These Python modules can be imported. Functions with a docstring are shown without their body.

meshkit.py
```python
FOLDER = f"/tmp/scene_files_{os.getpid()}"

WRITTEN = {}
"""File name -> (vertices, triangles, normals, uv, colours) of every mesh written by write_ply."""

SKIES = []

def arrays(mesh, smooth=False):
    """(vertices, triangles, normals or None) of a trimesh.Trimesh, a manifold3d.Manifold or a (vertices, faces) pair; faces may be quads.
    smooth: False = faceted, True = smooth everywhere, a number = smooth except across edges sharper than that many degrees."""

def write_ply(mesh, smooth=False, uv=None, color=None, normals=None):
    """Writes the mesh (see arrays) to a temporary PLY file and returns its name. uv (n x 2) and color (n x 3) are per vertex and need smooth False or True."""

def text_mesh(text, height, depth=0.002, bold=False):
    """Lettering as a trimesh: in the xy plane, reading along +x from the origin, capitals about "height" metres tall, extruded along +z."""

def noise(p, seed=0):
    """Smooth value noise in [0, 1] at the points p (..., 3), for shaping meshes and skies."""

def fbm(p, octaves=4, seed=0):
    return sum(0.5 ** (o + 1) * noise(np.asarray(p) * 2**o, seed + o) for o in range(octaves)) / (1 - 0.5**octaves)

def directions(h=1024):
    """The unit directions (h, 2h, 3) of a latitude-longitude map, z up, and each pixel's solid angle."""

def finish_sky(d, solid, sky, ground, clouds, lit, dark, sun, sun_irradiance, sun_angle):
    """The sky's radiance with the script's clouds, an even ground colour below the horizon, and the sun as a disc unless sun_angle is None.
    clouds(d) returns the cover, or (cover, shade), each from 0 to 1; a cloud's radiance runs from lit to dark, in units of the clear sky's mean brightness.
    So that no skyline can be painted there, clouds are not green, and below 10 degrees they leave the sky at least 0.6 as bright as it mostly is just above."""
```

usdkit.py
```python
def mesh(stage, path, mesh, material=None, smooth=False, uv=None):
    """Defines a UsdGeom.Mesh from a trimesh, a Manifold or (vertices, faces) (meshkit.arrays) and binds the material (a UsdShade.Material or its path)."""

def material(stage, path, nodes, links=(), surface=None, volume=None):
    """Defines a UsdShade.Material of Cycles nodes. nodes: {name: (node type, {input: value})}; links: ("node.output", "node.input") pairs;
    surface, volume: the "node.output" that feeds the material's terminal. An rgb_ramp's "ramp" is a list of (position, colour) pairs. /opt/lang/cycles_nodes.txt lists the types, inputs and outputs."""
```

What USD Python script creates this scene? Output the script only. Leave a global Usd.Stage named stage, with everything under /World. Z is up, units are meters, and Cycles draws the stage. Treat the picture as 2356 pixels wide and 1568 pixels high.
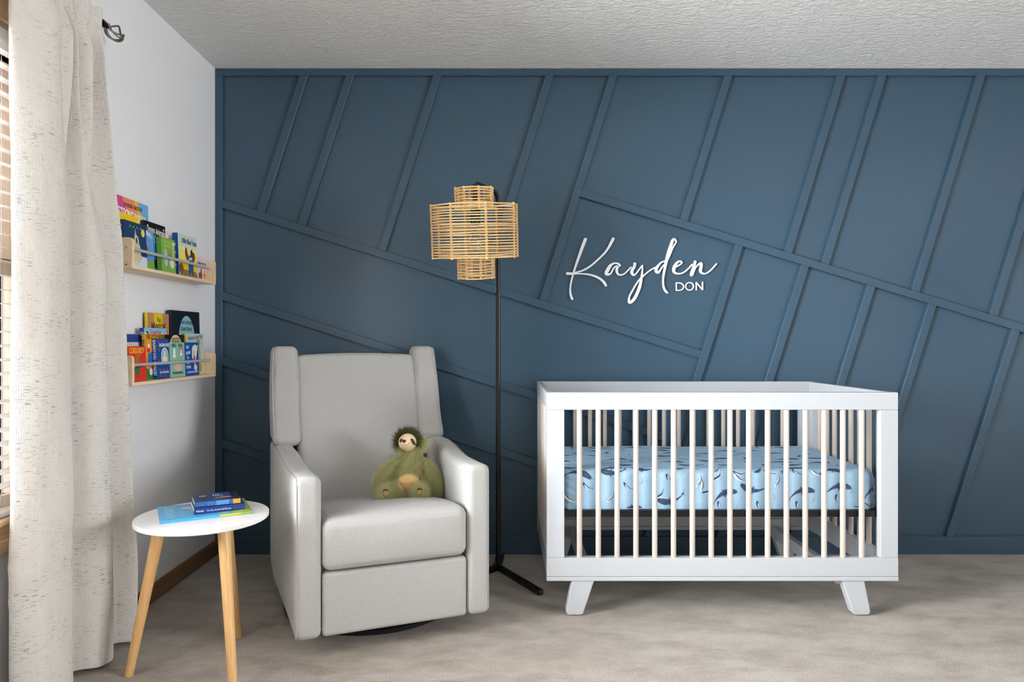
import math, random
import numpy as np, trimesh
import manifold3d as m3
import shapely
from shapely import affinity
from shapely.geometry import Polygon, LineString, Point, box as sbox, MultiPolygon
from shapely.ops import unary_union
from pxr import Usd, UsdGeom, UsdLux, UsdShade, Gf, Sdf, Vt
import usdkit, meshkit

stage = Usd.Stage.CreateInMemory()
UsdGeom.SetStageUpAxis(stage, 'Z'); UsdGeom.SetStageMetersPerUnit(stage, 1.0)
W = UsdGeom.Xform.Define(stage, '/World')
UsdGeom.Scope.Define(stage, '/World/Looks')
random.seed(7); rng = np.random.default_rng(7)

# ------------------------------------------------------------------ camera, light, exposure
EYE = 1.069; WALL = 3.447; LEFT = -1.442; CEIL = 2.44; RIGHT = 4.4; REAR = -1.9
F = 1571.0                                   # focal length in pixels of the 2356 px wide frame
PPX, PPY = 1155.0, 785.0                     # the principal point
cam = UsdGeom.Camera.Define(stage, '/World/camera')
cam.AddTranslateOp().Set((0, 0, EYE)); cam.AddRotateXOp().Set(90)
cam.CreateHorizontalApertureAttr(36.0); cam.CreateVerticalApertureAttr(36.0 * 1568 / 2356)
cam.CreateFocalLengthAttr(36.0 * F / 2356)
cam.CreateHorizontalApertureOffsetAttr(36.0 * (1178 - PPX) / 2356)
cam.CreateVerticalApertureOffsetAttr(-36.0 * (784 - PPY) / 2356)
cam.CreateClippingRangeAttr(Gf.Vec2f(0.05, 60)); cam.CreateExposureAttr(.47)

dome = UsdLux.DomeLight.Define(stage, '/World/sky'); dome.CreateIntensityAttr(1.0); dome.CreateColorAttr(Gf.Vec3f(.86, .93, 1.0))

def rect_light(name, loc, rot, w, h, inten, col):
    l = UsdLux.RectLight.Define(stage, '/World/' + name)
    l.AddTranslateOp().Set(loc); l.AddRotateXYZOp().Set(rot)
    l.CreateWidthAttr(w); l.CreateHeightAttr(h); l.CreateIntensityAttr(inten); l.CreateColorAttr(Gf.Vec3f(*col))
    return l
# daylight outside the window of the left wall; the right light is unseen, placed to light the left wall
rect_light('daylight_left', (LEFT - .30, 1.22, 1.27), (0, -90, 0), 1.55, 1.10, 63.0, (.94, .975, 1.0))
rect_light('unseen_daylight_right', (RIGHT + .25, -.1, 1.5), (0, 90, 0), 1.6, 1.7, 15.0, (.98, .985, .985))

# ------------------------------------------------------------------ helpers
def at(px, py, Y):
    return np.array([(px - PPX) * Y / F, Y, EYE - (py - PPY) * Y / F])
def lin(c):
    c = np.asarray(c, float) / 255.0
    return tuple(np.where(c <= .04045, c / 12.92, ((c + .055) / 1.055) ** 2.4))
_taken = {}
def numbered(name, parent):
    k = (parent, name); n = _taken.get(k, 0); _taken[k] = n + 1
    return f'{parent}/{name}' if n == 0 else f'{parent}/{name}_{n:03d}'
def ppath(p):
    return '/World' if p is None else str(p.GetPath())
def tag(o, label=None, cat=None, group=None, kind=None):
    p = o.GetPrim() if hasattr(o, 'GetPrim') else o
    for k, v in (('label', label), ('category', cat), ('group', group), ('kind', kind)):
        if v: p.SetCustomDataByKey(k, v)
    return o
def thing(name, label, cat, loc=(0, 0, 0), rotz=0.0, rotx=0.0, roty=0.0, group=None):
    x = UsdGeom.Xform.Define(stage, numbered(name, '/World'))
    x.AddTranslateOp().Set(Gf.Vec3d(*map(float, loc)))
    if rotz: x.AddRotateZOp().Set(float(rotz))
    if rotx: x.AddRotateXOp().Set(float(rotx))
    if roty: x.AddRotateYOp().Set(float(roty))
    return tag(x, label, cat, group)
def obj(name, mesh, mat, parent=None, label=None, cat=None, kind=None, smooth=35, uv=None, group=None):
    if isinstance(mesh, (list,)): mesh = cat_mesh(mesh)
    m = usdkit.mesh(stage, numbered(name, ppath(parent)), mesh, mat, smooth=smooth, uv=uv)
    return tag(m, label, cat, group, kind)
def tm(x):
    if hasattr(x, 'to_mesh'):
        v, f, _ = meshkit.arrays(x); return trimesh.Trimesh(v, f, process=False)
    return x
def cat_mesh(ms):
    return trimesh.util.concatenate([tm(m) for m in ms])
def bx(x0, x1, y0, y1, z0, z1):
    m = trimesh.creation.box((x1 - x0, y1 - y0, z1 - z0)); m.apply_translation(((x0 + x1) / 2, (y0 + y1) / 2, (z0 + z1) / 2)); return m
def rb(x0, x1, y0, y1, z0, z1, r=.003, seg=8):
    s = m3.Manifold.sphere(r, seg)
    return m3.Manifold.batch_hull([s.translate((a, b, c)) for a in (x0 + r, x1 - r) for b in (y0 + r, y1 - r) for c in (z0 + r, z1 - r)])
def cyl(p0, p1, r0, r1=None, n=24):
    return tube(np.array([p0, p1], float), [r0, r0 if r1 is None else r1], n)
def tube(pts, r, n=8, closed=False, caps=True):
    P = np.asarray(pts, float); k = len(P); R = np.broadcast_to(np.asarray(r, float), (k,))
    if closed: T = np.roll(P, -1, 0) - np.roll(P, 1, 0)
    else: T = np.gradient(P, axis=0)
    T /= np.maximum(np.linalg.norm(T, axis=1, keepdims=True), 1e-12)
    up = np.array([0, 0, 1.0]) if abs(T[0, 2]) < .9 else np.array([1.0, 0, 0])
    N = np.zeros_like(P); v = up - T[0] * (up @ T[0]); N[0] = v / np.linalg.norm(v)
    for i in range(1, k):
        v = N[i - 1] - T[i] * (N[i - 1] @ T[i]); N[i] = v / np.linalg.norm(v)
    B = np.cross(T, N); a = np.arange(n) / n * 2 * np.pi
    V = (P[:, None] + R[:, None, None] * (np.cos(a)[None, :, None] * N[:, None] + np.sin(a)[None, :, None] * B[:, None])).reshape(-1, 3)
    m = k if closed else k - 1
    i = np.arange(m)[:, None]; j = np.arange(n)[None]
    a0 = i * n + j; a1 = i * n + (j + 1) % n; b0 = ((i + 1) % k) * n + j; b1 = ((i + 1) % k) * n + (j + 1) % n
    Fc = np.concatenate([np.stack([a0, a1, b1], -1).reshape(-1, 3), np.stack([a0, b1, b0], -1).reshape(-1, 3)])
    if caps and not closed:
        V = np.vstack([V, P[0], P[-1]]); c0 = k * n; j = np.arange(n)
        Fc = np.vstack([Fc, np.stack([np.full(n, c0), (j + 1) % n, j], 1), np.stack([np.full(n, c0 + 1), (k - 1) * n + j, (k - 1) * n + (j + 1) % n], 1)])
    return trimesh.Trimesh(V, Fc, process=False)
def lathe(prof, n=48, c=(0, 0, 0)):
    m = trimesh.creation.revolve(np.array(prof, float), sections=n); m.apply_translation(c); return m
def extrude(poly, d):
    ps = [p for p in getattr(poly, 'geoms', [poly]) if p.area > 1e-9]
    return trimesh.util.concatenate([trimesh.creation.extrude_polygon(p, d, engine='earcut') for p in ps])
def spline(keys, n, dims=3):
    from scipy.interpolate import CubicSpline
    K = np.asarray(keys, float); d = np.r_[0, np.cumsum(np.maximum(np.linalg.norm(np.diff(K[:, :dims], axis=0), axis=1), 1e-6))]
    return CubicSpline(d, K)(np.linspace(0, d[-1], n))
def M44(rows): return np.array(rows, float)
def xf(mesh, mat):
    m = tm(mesh).copy(); m.apply_transform(mat); return m

# ------------------------------------------------------------------ materials
_mats = {}
def mat(name, nodes, links, surface='p.BSDF'):
    return usdkit.material(stage, '/World/Looks/' + name, nodes, links, surface=surface)
def paint(rgb, rough=.45, metal=0.0, coat=0.0, spec=None, **kw):
    k = (tuple(rgb), rough, metal, coat)
    if k not in _mats:
        d = {'base_color': lin(rgb), 'roughness': rough, 'metallic': metal}
        if coat: d['coat_weight'] = coat
        d.update(kw)
        _mats[k] = mat('paint_%02x%02x%02x_%d_%d_%d' % (*map(int, rgb), rough * 100, metal * 100, coat * 100), {'p': ('principled_bsdf', d)}, [])
    return _mats[k]
def bumpy(name, rgb, rough, scale, dist, strength=1.0, rgb2=None, cscale=4.0, detail=3.0, stretch=(1, 1, 1), cdetail=3.0, sheen=0.0, lo=.35, hi=.65):
    n = {'g': ('geometry', {}), 'm': ('mapping', {'scale': stretch}), 'n': ('noise_texture', {'scale': scale, 'detail': detail, 'roughness': .6}),
         'b': ('bump', {'strength': strength, 'distance': dist}), 'p': ('principled_bsdf', {'base_color': lin(rgb), 'roughness': rough, 'sheen_weight': sheen})}
    l = [('g.position', 'm.vector'), ('m.vector', 'n.vector'), ('n.fac', 'b.height'), ('b.normal', 'p.normal')]
    if rgb2 is not None:
        n['c'] = ('noise_texture', {'scale': cscale, 'detail': cdetail}); n['r'] = ('rgb_ramp', {'ramp': [(lo, lin(rgb)), (hi, lin(rgb2))]})
        l += [('m.vector', 'c.vector'), ('c.fac', 'r.fac'), ('r.color', 'p.base_color')]
    return mat(name, n, l)
def wood(name, c1, c2, rough=.45, axis='x', scale=9.0, coat=0.0):
    st = {'x': (.09, 1, 1), 'y': (1, .09, 1), 'z': (1, 1, .09)}[axis]
    return mat(name, {'t': ('texture_coordinate', {}), 'm': ('mapping', {'scale': st}), 'n': ('noise_texture', {'scale': scale * 3, 'detail': 4.0, 'distortion': 1.2}),
        'n2': ('noise_texture', {'scale': scale * 22, 'detail': 2.0}), 'x': ('mix_float', {'fac': .35}),
        'r': ('rgb_ramp', {'ramp': [(.3, lin(c1)), (.7, lin(c2))]}), 'b': ('bump', {'strength': .25, 'distance': .0006}), 'p': ('principled_bsdf', {'roughness': rough, 'coat_weight': coat})},
        [('t.object', 'm.vector'), ('m.vector', 'n.vector'), ('m.vector', 'n2.vector'), ('n.fac', 'x.a'), ('n2.fac', 'x.b'), ('x.result', 'r.fac'), ('r.color', 'p.base_color'), ('n2.fac', 'b.height'), ('b.normal', 'p.normal')])

BLUE = (57, 83, 102)
m_blue = bumpy('blue_wall_paint', BLUE, .38, 260.0, .0004, .25)
m_white_wall = bumpy('white_wall_paint', (236, 236, 238), .6, 200.0, .0005, .3)
m_grey_wall = bumpy('unseen_wall_grey', (110, 111, 112), .6, 200.0, .0005, .3)  # for the unseen rear wall, grey chosen to keep bounce low
m_ceiling = mat('knockdown_ceiling', {'g': ('geometry', {}), 'm': ('mapping', {'scale': (.55, 1.0, 1)}), 'n': ('noise_texture', {'scale': 55.0, 'detail': 4.0, 'roughness': .55, 'distortion': .8}),
    'r': ('rgb_ramp', {'ramp': [(.40, (0, 0, 0)), (.62, (1, 1, 1))]}), 'b': ('bump', {'strength': .7, 'distance': .006}), 'p': ('principled_bsdf', {'base_color': lin((238, 237, 234)), 'roughness': .8})},
    [('g.position', 'm.vector'), ('m.vector', 'n.vector'), ('n.fac', 'r.fac'), ('r.color', 'b.height'), ('b.normal', 'p.normal')])
m_carpet = mat('carpet_pile', {'g': ('geometry', {}), 'm': ('mapping', {'scale': (1.0, 2.2, 1), 'rotation': (0, 0, .35)}),
    'n1': ('noise_texture', {'scale': 4.2, 'detail': 6.0, 'roughness': .68, 'distortion': .25}), 'r1': ('rgb_ramp', {'ramp': [(.34, lin((160, 149, 137))), (.62, lin((190, 181, 170)))]}),
    'n2': ('noise_texture', {'scale': 340.0, 'detail': 3.0, 'roughness': .75}), 'r2': ('rgb_ramp', {'ramp': [(.36, (.42, .41, .39)), (.64, (1.42, 1.42, 1.42))]}),
    'x': ('mix_color', {'blend_type': 'multiply', 'fac': 1.0, 'use_clamp': False}),
    'b': ('bump', {'strength': .9, 'distance': .004}), 'p': ('principled_bsdf', {'roughness': .95, 'sheen_weight': .15})},
    [('g.position', 'm.vector'), ('m.vector', 'n1.vector'), ('n1.fac', 'r1.fac'), ('g.position', 'n2.vector'), ('n2.fac', 'r2.fac'), ('r1.color', 'x.a'), ('r2.color', 'x.b'),
     ('x.result', 'p.base_color'), ('n2.fac', 'b.height'), ('b.normal', 'p.normal')])
m_trim = wood('brown_baseboard_wood', (112, 78, 48), (146, 106, 68), .4, 'y')
m_oak = wood('window_wood', (196, 158, 118), (222, 188, 148), .4, 'y')
m_jamb = wood('pale_jamb_wood', (222, 200, 178), (236, 218, 200), .45, 'z')
m_white = paint((181, 184, 188), .32)
m_ash = wood('washed_ash_dowel', (184, 171, 160), (194, 183, 173), .5, 'z', 5.0)
m_pine = wood('pale_pine_shelf', (226, 196, 160), (241, 219, 188), .5, 'x', 6.0)
m_beech = wood('beech_table_leg', (205, 158, 100), (226, 184, 128), .4, 'z', 6.0)
m_black = paint((14, 14, 15), .38)
m_cane = wood('rattan_cane', (226, 178, 112), (244, 206, 148), .38, 'z', 20.0)
m_metal = paint((150, 146, 138), .3, 1.0)
m_darkmetal = paint((70, 66, 60), .3, 1.0)
m_page = bumpy('book_pages', (226, 222, 214), .8, 30.0, .0004, .6, stretch=(1, 1, 40))
m_glassbulb = mat('bulb_glass', {'p': ('principled_bsdf', {'base_color': (1, 1, 1), 'roughness': .02, 'transmission_weight': 1.0, 'ior': 1.45})}, [])
m_pane = mat('window_glass', {'t': ('transparent_bsdf', {}), 'g': ('glossy_bsdf', {'roughness': .02, 'color': (1, 1, 1)}), 'f': ('fresnel', {'IOR': 1.45}), 'x': ('mix_closure', {})},
    [('f.fac', 'x.fac'), ('t.BSDF', 'x.closure1'), ('g.BSDF', 'x.closure2')], surface='x.closure')
m_linen = mat('grey_linen_weave', {'t': ('texture_coordinate', {}), 'ma': ('mapping', {'scale': (900, 900, 120)}), 'mb': ('mapping', {'scale': (120, 120, 900)}),
    'na': ('noise_texture', {'scale': 1.0, 'detail': 2.0}), 'nb': ('noise_texture', {'scale': 1.0, 'detail': 2.0}), 'x': ('mix_float', {'fac': .5}),
    'r': ('rgb_ramp', {'ramp': [(.34, lin((164, 163, 160))), (.66, lin((183, 182, 179)))]}),
    'b': ('bump', {'strength': .5, 'distance': .0006}), 'p': ('principled_bsdf', {'roughness': .9, 'sheen_weight': .1})},
    [('t.object', 'ma.vector'), ('t.object', 'mb.vector'), ('ma.vector', 'na.vector'), ('mb.vector', 'nb.vector'), ('na.fac', 'x.a'), ('nb.fac', 'x.b'), ('x.result', 'r.fac'), ('r.color', 'p.base_color'),
     ('x.result', 'b.height'), ('b.normal', 'p.normal')])
# curtain: uv in metres along the cloth; broken dark weft flecks on a cream weave
m_curtain = mat('cream_slub_curtain', {'t': ('texture_coordinate', {}), 'mf': ('mapping', {'scale': (46, 470, 1)}), 'nf': ('noise_texture', {'scale': 1.0, 'detail': 1.0, 'roughness': .4}),
    'ml': ('mapping', {'scale': (7, 11, 1)}), 'nl': ('noise_texture', {'scale': 1.0, 'detail': 1.0}), 'ad': ('math', {'math_type': 'multiply_add', 'value2': .32}),
    's': ('separate_xyz', {}), 'dx': ('math', {'math_type': 'multiply', 'value2': 1570.0}), 'sn': ('math', {'math_type': 'sine'}), 'dt': ('map_range', {'from_min': -.55, 'from_max': .25, 'to_min': 0.15, 'to_max': 1.0, 'clamp': True}),
    'rf': ('map_range', {'from_min': .815, 'from_max': .865, 'clamp': True}), 'mu': ('math', {'math_type': 'multiply'}),
    'dy': ('math', {'math_type': 'multiply', 'value2': 1250.0}), 'sy': ('math', {'math_type': 'sine'}), 'sy4': ('math', {'math_type': 'multiply', 'value2': .35}), 'wv': ('math', {'math_type': 'multiply_add', 'value2': 1.0}),
    'rw': ('map_range', {'from_min': -2, 'from_max': 2}), 'cw': ('rgb_ramp', {'ramp': [(0, lin((214, 209, 202))), (1, lin((224, 219, 213)))]}),
    'x': ('mix_color', {'b': lin((72, 66, 62))}), 'b': ('bump', {'strength': .35, 'distance': .001}),
    'p': ('principled_bsdf', {'roughness': .9, 'sheen_weight': .08}), 'tl': ('translucent_bsdf', {'color': lin((225, 216, 200))}), 'mx': ('mix_closure', {'fac': .06})},
    [('t.UV', 'mf.vector'), ('mf.vector', 'nf.vector'), ('t.UV', 'ml.vector'), ('ml.vector', 'nl.vector'), ('nl.fac', 'ad.value1'), ('nf.fac', 'ad.value3'), ('ad.value', 'rf.value'),
     ('t.UV', 's.vector'), ('s.x', 'dx.value1'), ('dx.value', 'sn.value1'), ('sn.value', 'dt.value'), ('rf.result', 'mu.value1'), ('dt.result', 'mu.value2'),
     ('s.y', 'dy.value1'), ('dy.value', 'sy.value1'), ('sy.value', 'sy4.value1'), ('sn.value', 'wv.value1'), ('sy4.value', 'wv.value3'), ('wv.value', 'rw.value'), ('rw.result', 'cw.fac'), ('cw.color', 'x.a'), ('mu.value', 'x.fac'),
     ('x.result', 'p.base_color'), ('wv.value', 'b.height'), ('b.normal', 'p.normal'), ('p.BSDF', 'mx.closure1'), ('tl.BSDF', 'mx.closure2')], surface='mx.closure')

# ------------------------------------------------------------------ the room
obj('floor', bx(LEFT - .14, RIGHT + .1, REAR - .12, WALL + .12, -.06, 0), m_carpet, None, 'beige cut-pile carpet covering the nursery floor', 'floor', 'structure', smooth=False)
obj('ceiling', bx(LEFT - .14, RIGHT + .1, REAR - .12, WALL + .12, CEIL, CEIL + .1), m_ceiling, None, 'pale grey knockdown-textured ceiling', 'ceiling', 'structure', smooth=False)
WY0, WY1, WZ0, WZ1 = .75, 2.15, .56, 1.985
wl = trimesh.util.concatenate([bx(LEFT - .12, LEFT, REAR - .1, WY0, 0, CEIL), bx(LEFT - .12, LEFT, WY1, WALL + .1, 0, CEIL), bx(LEFT - .12, LEFT, WY0, WY1, 0, WZ0), bx(LEFT - .12, LEFT, WY0, WY1, WZ1, CEIL)])
obj('wall_left', wl, m_white_wall, None, 'plain off-white left wall carrying the two book shelves', 'wall', 'structure', smooth=False)
RY0, RY1 = -1.0, .8
wr = trimesh.util.concatenate([bx(RIGHT, RIGHT + .1, REAR - .1, RY0, 0, CEIL), bx(RIGHT, RIGHT + .1, RY1, WALL + .1, 0, CEIL), bx(RIGHT, RIGHT + .1, RY0, RY1, 0, .65), bx(RIGHT, RIGHT + .1, RY0, RY1, 2.2, CEIL)])
obj('unseen_wall_right', wr, m_white_wall, None, 'unseen right wall, white to bounce light onto the left wall, with an unseen window', 'wall', 'structure', smooth=False)  # out of view, white chosen to bounce light onto the left wall
obj('unseen_wall_rear', bx(LEFT - .1, RIGHT + .1, REAR - .1, REAR, 0, CEIL), m_grey_wall, None, 'unseen wall behind the camera, grey to hold down bounced light', 'wall', 'structure', smooth=False)  # out of view, its grey chosen to hold down bounced light
back = obj('wall_back', bx(LEFT - .02, RIGHT, WALL, WALL + .1, 0, CEIL), m_blue, None, 'slate blue accent wall with slanted batten strips', 'wall', 'structure', smooth=False)

# battens, in wall pixels of the photograph's frame at the wall's own distance
def wp(px, py): return ((px - PPX) * WALL / F, EYE - (py - PPY) * WALL / F)
HW = .0195
def strip(a, b, hw=HW):
    A, B = np.array(wp(*a)), np.array(wp(*b)); return LineString([A, B]).buffer(hw, cap_style='flat')
XR = RIGHT
top_b = sbox(LEFT, CEIL - .036, XR, CEIL); base_b = sbox(LEFT, 0, XR, .088); left_b = sbox(LEFT, .088, LEFT + .036, CEIL - .036)
lineA = strip((500, 465.3), (1640, 824.5)); lineB = strip((1320, 439.9), (2560, 820))
lineD = strip((500, 676), (1590, 1024)); lineE = strip((500, 825), (1540, 1164)); lineF = strip((500, 1014.7), (1200, 1248))
ups = [((704, 165), (590, 524)), ((810, 165), (684, 556)), ((1010, 165), (870, 609)), ((1267, 165), (1104, 689)), ((1413, 165), (1237, 732)), ((1677, 165), (1561, 540)), ((1936, 165), (1801, 612)), ((2030, 165), (1886, 638)), ((2256, 165), (2093, 700)), ((2450, 165), (2269, 766)), ((2660, 165), (2460, 820))]
lows = [((1706, 541), (1480, 1262)), ((1857, 588), (1646, 1262)), ((2009, 633), (1812, 1262)), ((2149, 676), (1966, 1262)), ((2338, 742), (2172, 1262)), ((2530, 790), (2370, 1262))]
frame = unary_union([top_b, base_b, left_b])
c1 = strip(*lows[0])
def half_below(a, b, sign):      # area under (sign<0) or above a slanted line
    A, B = np.array(wp(*a)), np.array(wp(*b)); d = (B - A) / np.linalg.norm(B - A); A = A - d * 5; B = B + d * 8
    n = np.array([0, 9.0 * sign]); return Polygon([A, B, B + n, A + n])
aboveA = half_below((500, 465.3), (1640, 824.5), 1); aboveB = half_below((1320, 439.9), (2560, 820), 1)
belowB = half_below((1320, 439.9), (2560, 820), -1)
b5 = strip(*ups[4]); A5, B5 = wp(*ups[4][0]), wp(*ups[4][1])
d5 = (np.array(B5) - np.array(A5)) * 3; B5x = np.array(A5) + d5
right5 = Polygon([A5, B5x, (B5x[0] + 9, B5x[1]), (A5[0] + 9, A5[1])])
Ac, Bc = wp(*lows[0][0]), wp(*lows[0][1])
left_c1 = Polygon([(Ac[0] + .6, Ac[1] + 1.9), Ac, Bc, (Bc[0] - .6, Bc[1] - 1.9), (-9, -3), (-9, 4)])
pieces = [top_b, base_b, left_b]
lineB = lineB.intersection(right5).difference(b5).difference(frame)
lineA = lineA.intersection(left_c1).difference(unary_union([frame, c1])); lineD = lineD.intersection(left_c1).difference(unary_union([frame, c1])); lineE = lineE.intersection(left_c1).difference(unary_union([frame, c1])); lineF = lineF.difference(frame)
for k, (a, b) in enumerate(ups):
    s = strip(a, b).difference(frame)
    s = s.intersection(aboveA if k <= 4 else aboveB).difference(lineA if k <= 4 else lineB); pieces.append(s)
for a, b in lows: pieces.append(strip(a, b).intersection(belowB).difference(unary_union([frame, lineB])))
pieces += [lineA, lineB, lineD, lineE, lineF]
clip = sbox(LEFT, 0, XR, CEIL)
RXZ = M44([[1, 0, 0, 0], [0, 0, -1, 0], [0, 1, 0, 0], [0, 0, 0, 1]])     # polygon plane (x, y) -> (x, z), extrusion -> -y
for g in pieces:
    g = g.intersection(clip)
    gs = [q for q in getattr(g, 'geoms', [g]) if q.geom_type == 'Polygon']
    if not gs: continue
    g = max(gs, key=lambda q: q.area)
    if g.is_empty or g.area < 1e-4: continue
    cs = m3.CrossSection([np.array(g.exterior.coords)[:-1][:: 1 if g.exterior.is_ccw else -1]])
    d, ch = .0175, .0014
    inner = cs.offset(-ch, m3.JoinType.Miter)
    body = m3.Manifold.batch_hull([m3.Manifold.extrude(cs, d - ch), m3.Manifold.extrude(inner, d)]) if abs(g.convex_hull.area - g.area) < 1e-5 else m3.Manifold.extrude(cs, d)
    me = xf(body, RXZ); me.apply_translation((0, WALL, 0))
    obj('batten', me, m_blue, back, smooth=False)

# baseboard on the left wall
bp = Polygon([(0, 0), (.013, 0), (.013, .058), (.010, .066), (.004, .072), (0, .072)])
bb = extrude(bp, WALL - .018 - REAR); bb = xf(bb, M44([[1, 0, 0, LEFT], [0, 0, -1, WALL - .018], [0, 1, 0, 0], [0, 0, 0, 1]]))
obj('baseboard_left', bb, m_trim, None, 'stained brown wooden baseboard along the white left wall', 'baseboard', 'structure', smooth=False)

# window in the left wall
win = thing('window_1', 'wood-cased window at the left edge behind the curtain', 'window'); tag(win, kind='structure')
X0 = LEFT
obj('casing', [rb(X0 - .002, X0 + .018, WY0 - .07, WY0, WZ0 - .1, WZ1 + .07), rb(X0 - .002, X0 + .018, WY1, WY1 + .07, WZ0 - .1, WZ1 + .07), rb(X0 - .002, X0 + .018, WY0, WY1, WZ1, WZ1 + .07)], m_oak, win)
obj('jamb', [bx(X0 - .12, X0, WY0, WY1, WZ1 - .018, WZ1), bx(X0 - .12, X0, WY1 - .018, WY1, WZ0, WZ1), bx(X0 - .12, X0, WY0, WY0 + .018, WZ0, WZ1)], m_jamb, win)
obj('sill', [rb(X0 - .12, X0 + .03, WY0 - .08, WY1 + .08, WZ0 - .018, WZ0 + .004, .006), rb(X0, X0 + .016, WY0 - .07, WY1 + .07, WZ0 - .06, WZ0 - .018), rb(X0, X0 + .022, WY0 - .07, WY1 + .07, WZ0 - .1, WZ0 - .056, .006)], m_oak, win)
MEET = 1.29
def sash(x, z0, z1, y1):
    obj('sash', [bx(x - .03, x, WY0 + .02, y1, z0, z0 + .05), bx(x - .03, x, WY0 + .02, y1, z1 - .045, z1), bx(x - .03, x, WY0 + .02, WY0 + .07, z0, z1), bx(x - .03, x, y1 - .078, y1, z0, z1)], m_jamb, win)
    obj('pane', bx(x - .018, x - .014, WY0 + .07, y1 - .078, z0 + .05, z1 - .045), m_pane, win, smooth=False)
sash(X0 - .03, WZ0 + .004, MEET + .02, WY1 - .02); sash(X0 - .075, MEET - .02, WZ1 - .02, WY1 - .02)
def plain_window(w, o, u, a0, a1, z0, z1):     # frame and pane of the unseen window, along direction u from o
    def B(c0, c1, d0, d1, zz0, zz1):
        p = np.array(o) + np.array(u) * c0; q_ = np.array(o) + np.array(u) * c1; n_ = np.array((abs(u[1]), abs(u[0]))); lo = np.minimum(p, q_) - n_ * d1; hi = np.maximum(p, q_) - n_ * d0
        return bx(lo[0], hi[0], lo[1], hi[1], zz0, zz1)
    obj('frame', [B(a0, a1, .02, .08, z0, z0 + .05), B(a0, a1, .02, .08, z1 - .05, z1), B(a0, a0 + .05, .02, .08, z0, z1), B(a1 - .05, a1, .02, .08, z0, z1)], m_white, w)
    obj('pane', B(a0 + .05, a1 - .05, .048, .052, z0 + .05, z1 - .05), m_pane, w, smooth=False)
w3 = thing('window_2', 'unseen window of the right wall, placed to light the left wall', 'window'); tag(w3, kind='structure')  # out of view, the opening for the light that reaches the left wall
plain_window(w3, (RIGHT + .1, 0), (0, 1), RY0, RY1, .65, 2.2)

# blind
m_slat = mat('blind_slat', {'p': ('principled_bsdf', {'base_color': lin((212, 206, 200)), 'roughness': .4}), 't': ('translucent_bsdf', {'color': lin((238, 228, 218))}), 'x': ('mix_closure', {'fac': .12})}, [('p.BSDF', 'x.closure1'), ('t.BSDF', 'x.closure2')], surface='x.closure')
bl = thing('window_blind', 'horizontal slat blind hanging in the window at the left edge', 'blind', (X0 - .004, (WY0 + WY1) / 2, 0))
hl = (WY1 - WY0) / 2 - .022
obj('headrail', rb(-.024, .022, -hl, hl, WZ1 - .06, WZ1 - .02), m_slat, bl)
sp = .0405; nsl = int((WZ1 - .08 - WZ0 - .02) / sp)
for k in range(nsl):
    z = WZ1 - .078 - k * sp
    s = trimesh.creation.box((.038, 2 * hl, .0026)); s.apply_transform(trimesh.transformations.rotation_matrix(math.radians(7), (0, 1, 0))); s.apply_translation((0, 0, z))
    obj('slat', s, m_slat, bl, smooth=False)
obj('bottom_rail', rb(-.022, .022, -hl, hl, WZ0 + .006, WZ0 + .022), m_slat, bl)
for y in (-hl + .12, 0, hl - .12):
    obj('ladder_cord', [cyl((-.026, y, WZ0 + .02), (-.026, y, WZ1 - .05), .0009, n=6), cyl((.026, y, WZ0 + .02), (.026, y, WZ1 - .05), .0009, n=6)], m_white, bl)

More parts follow.
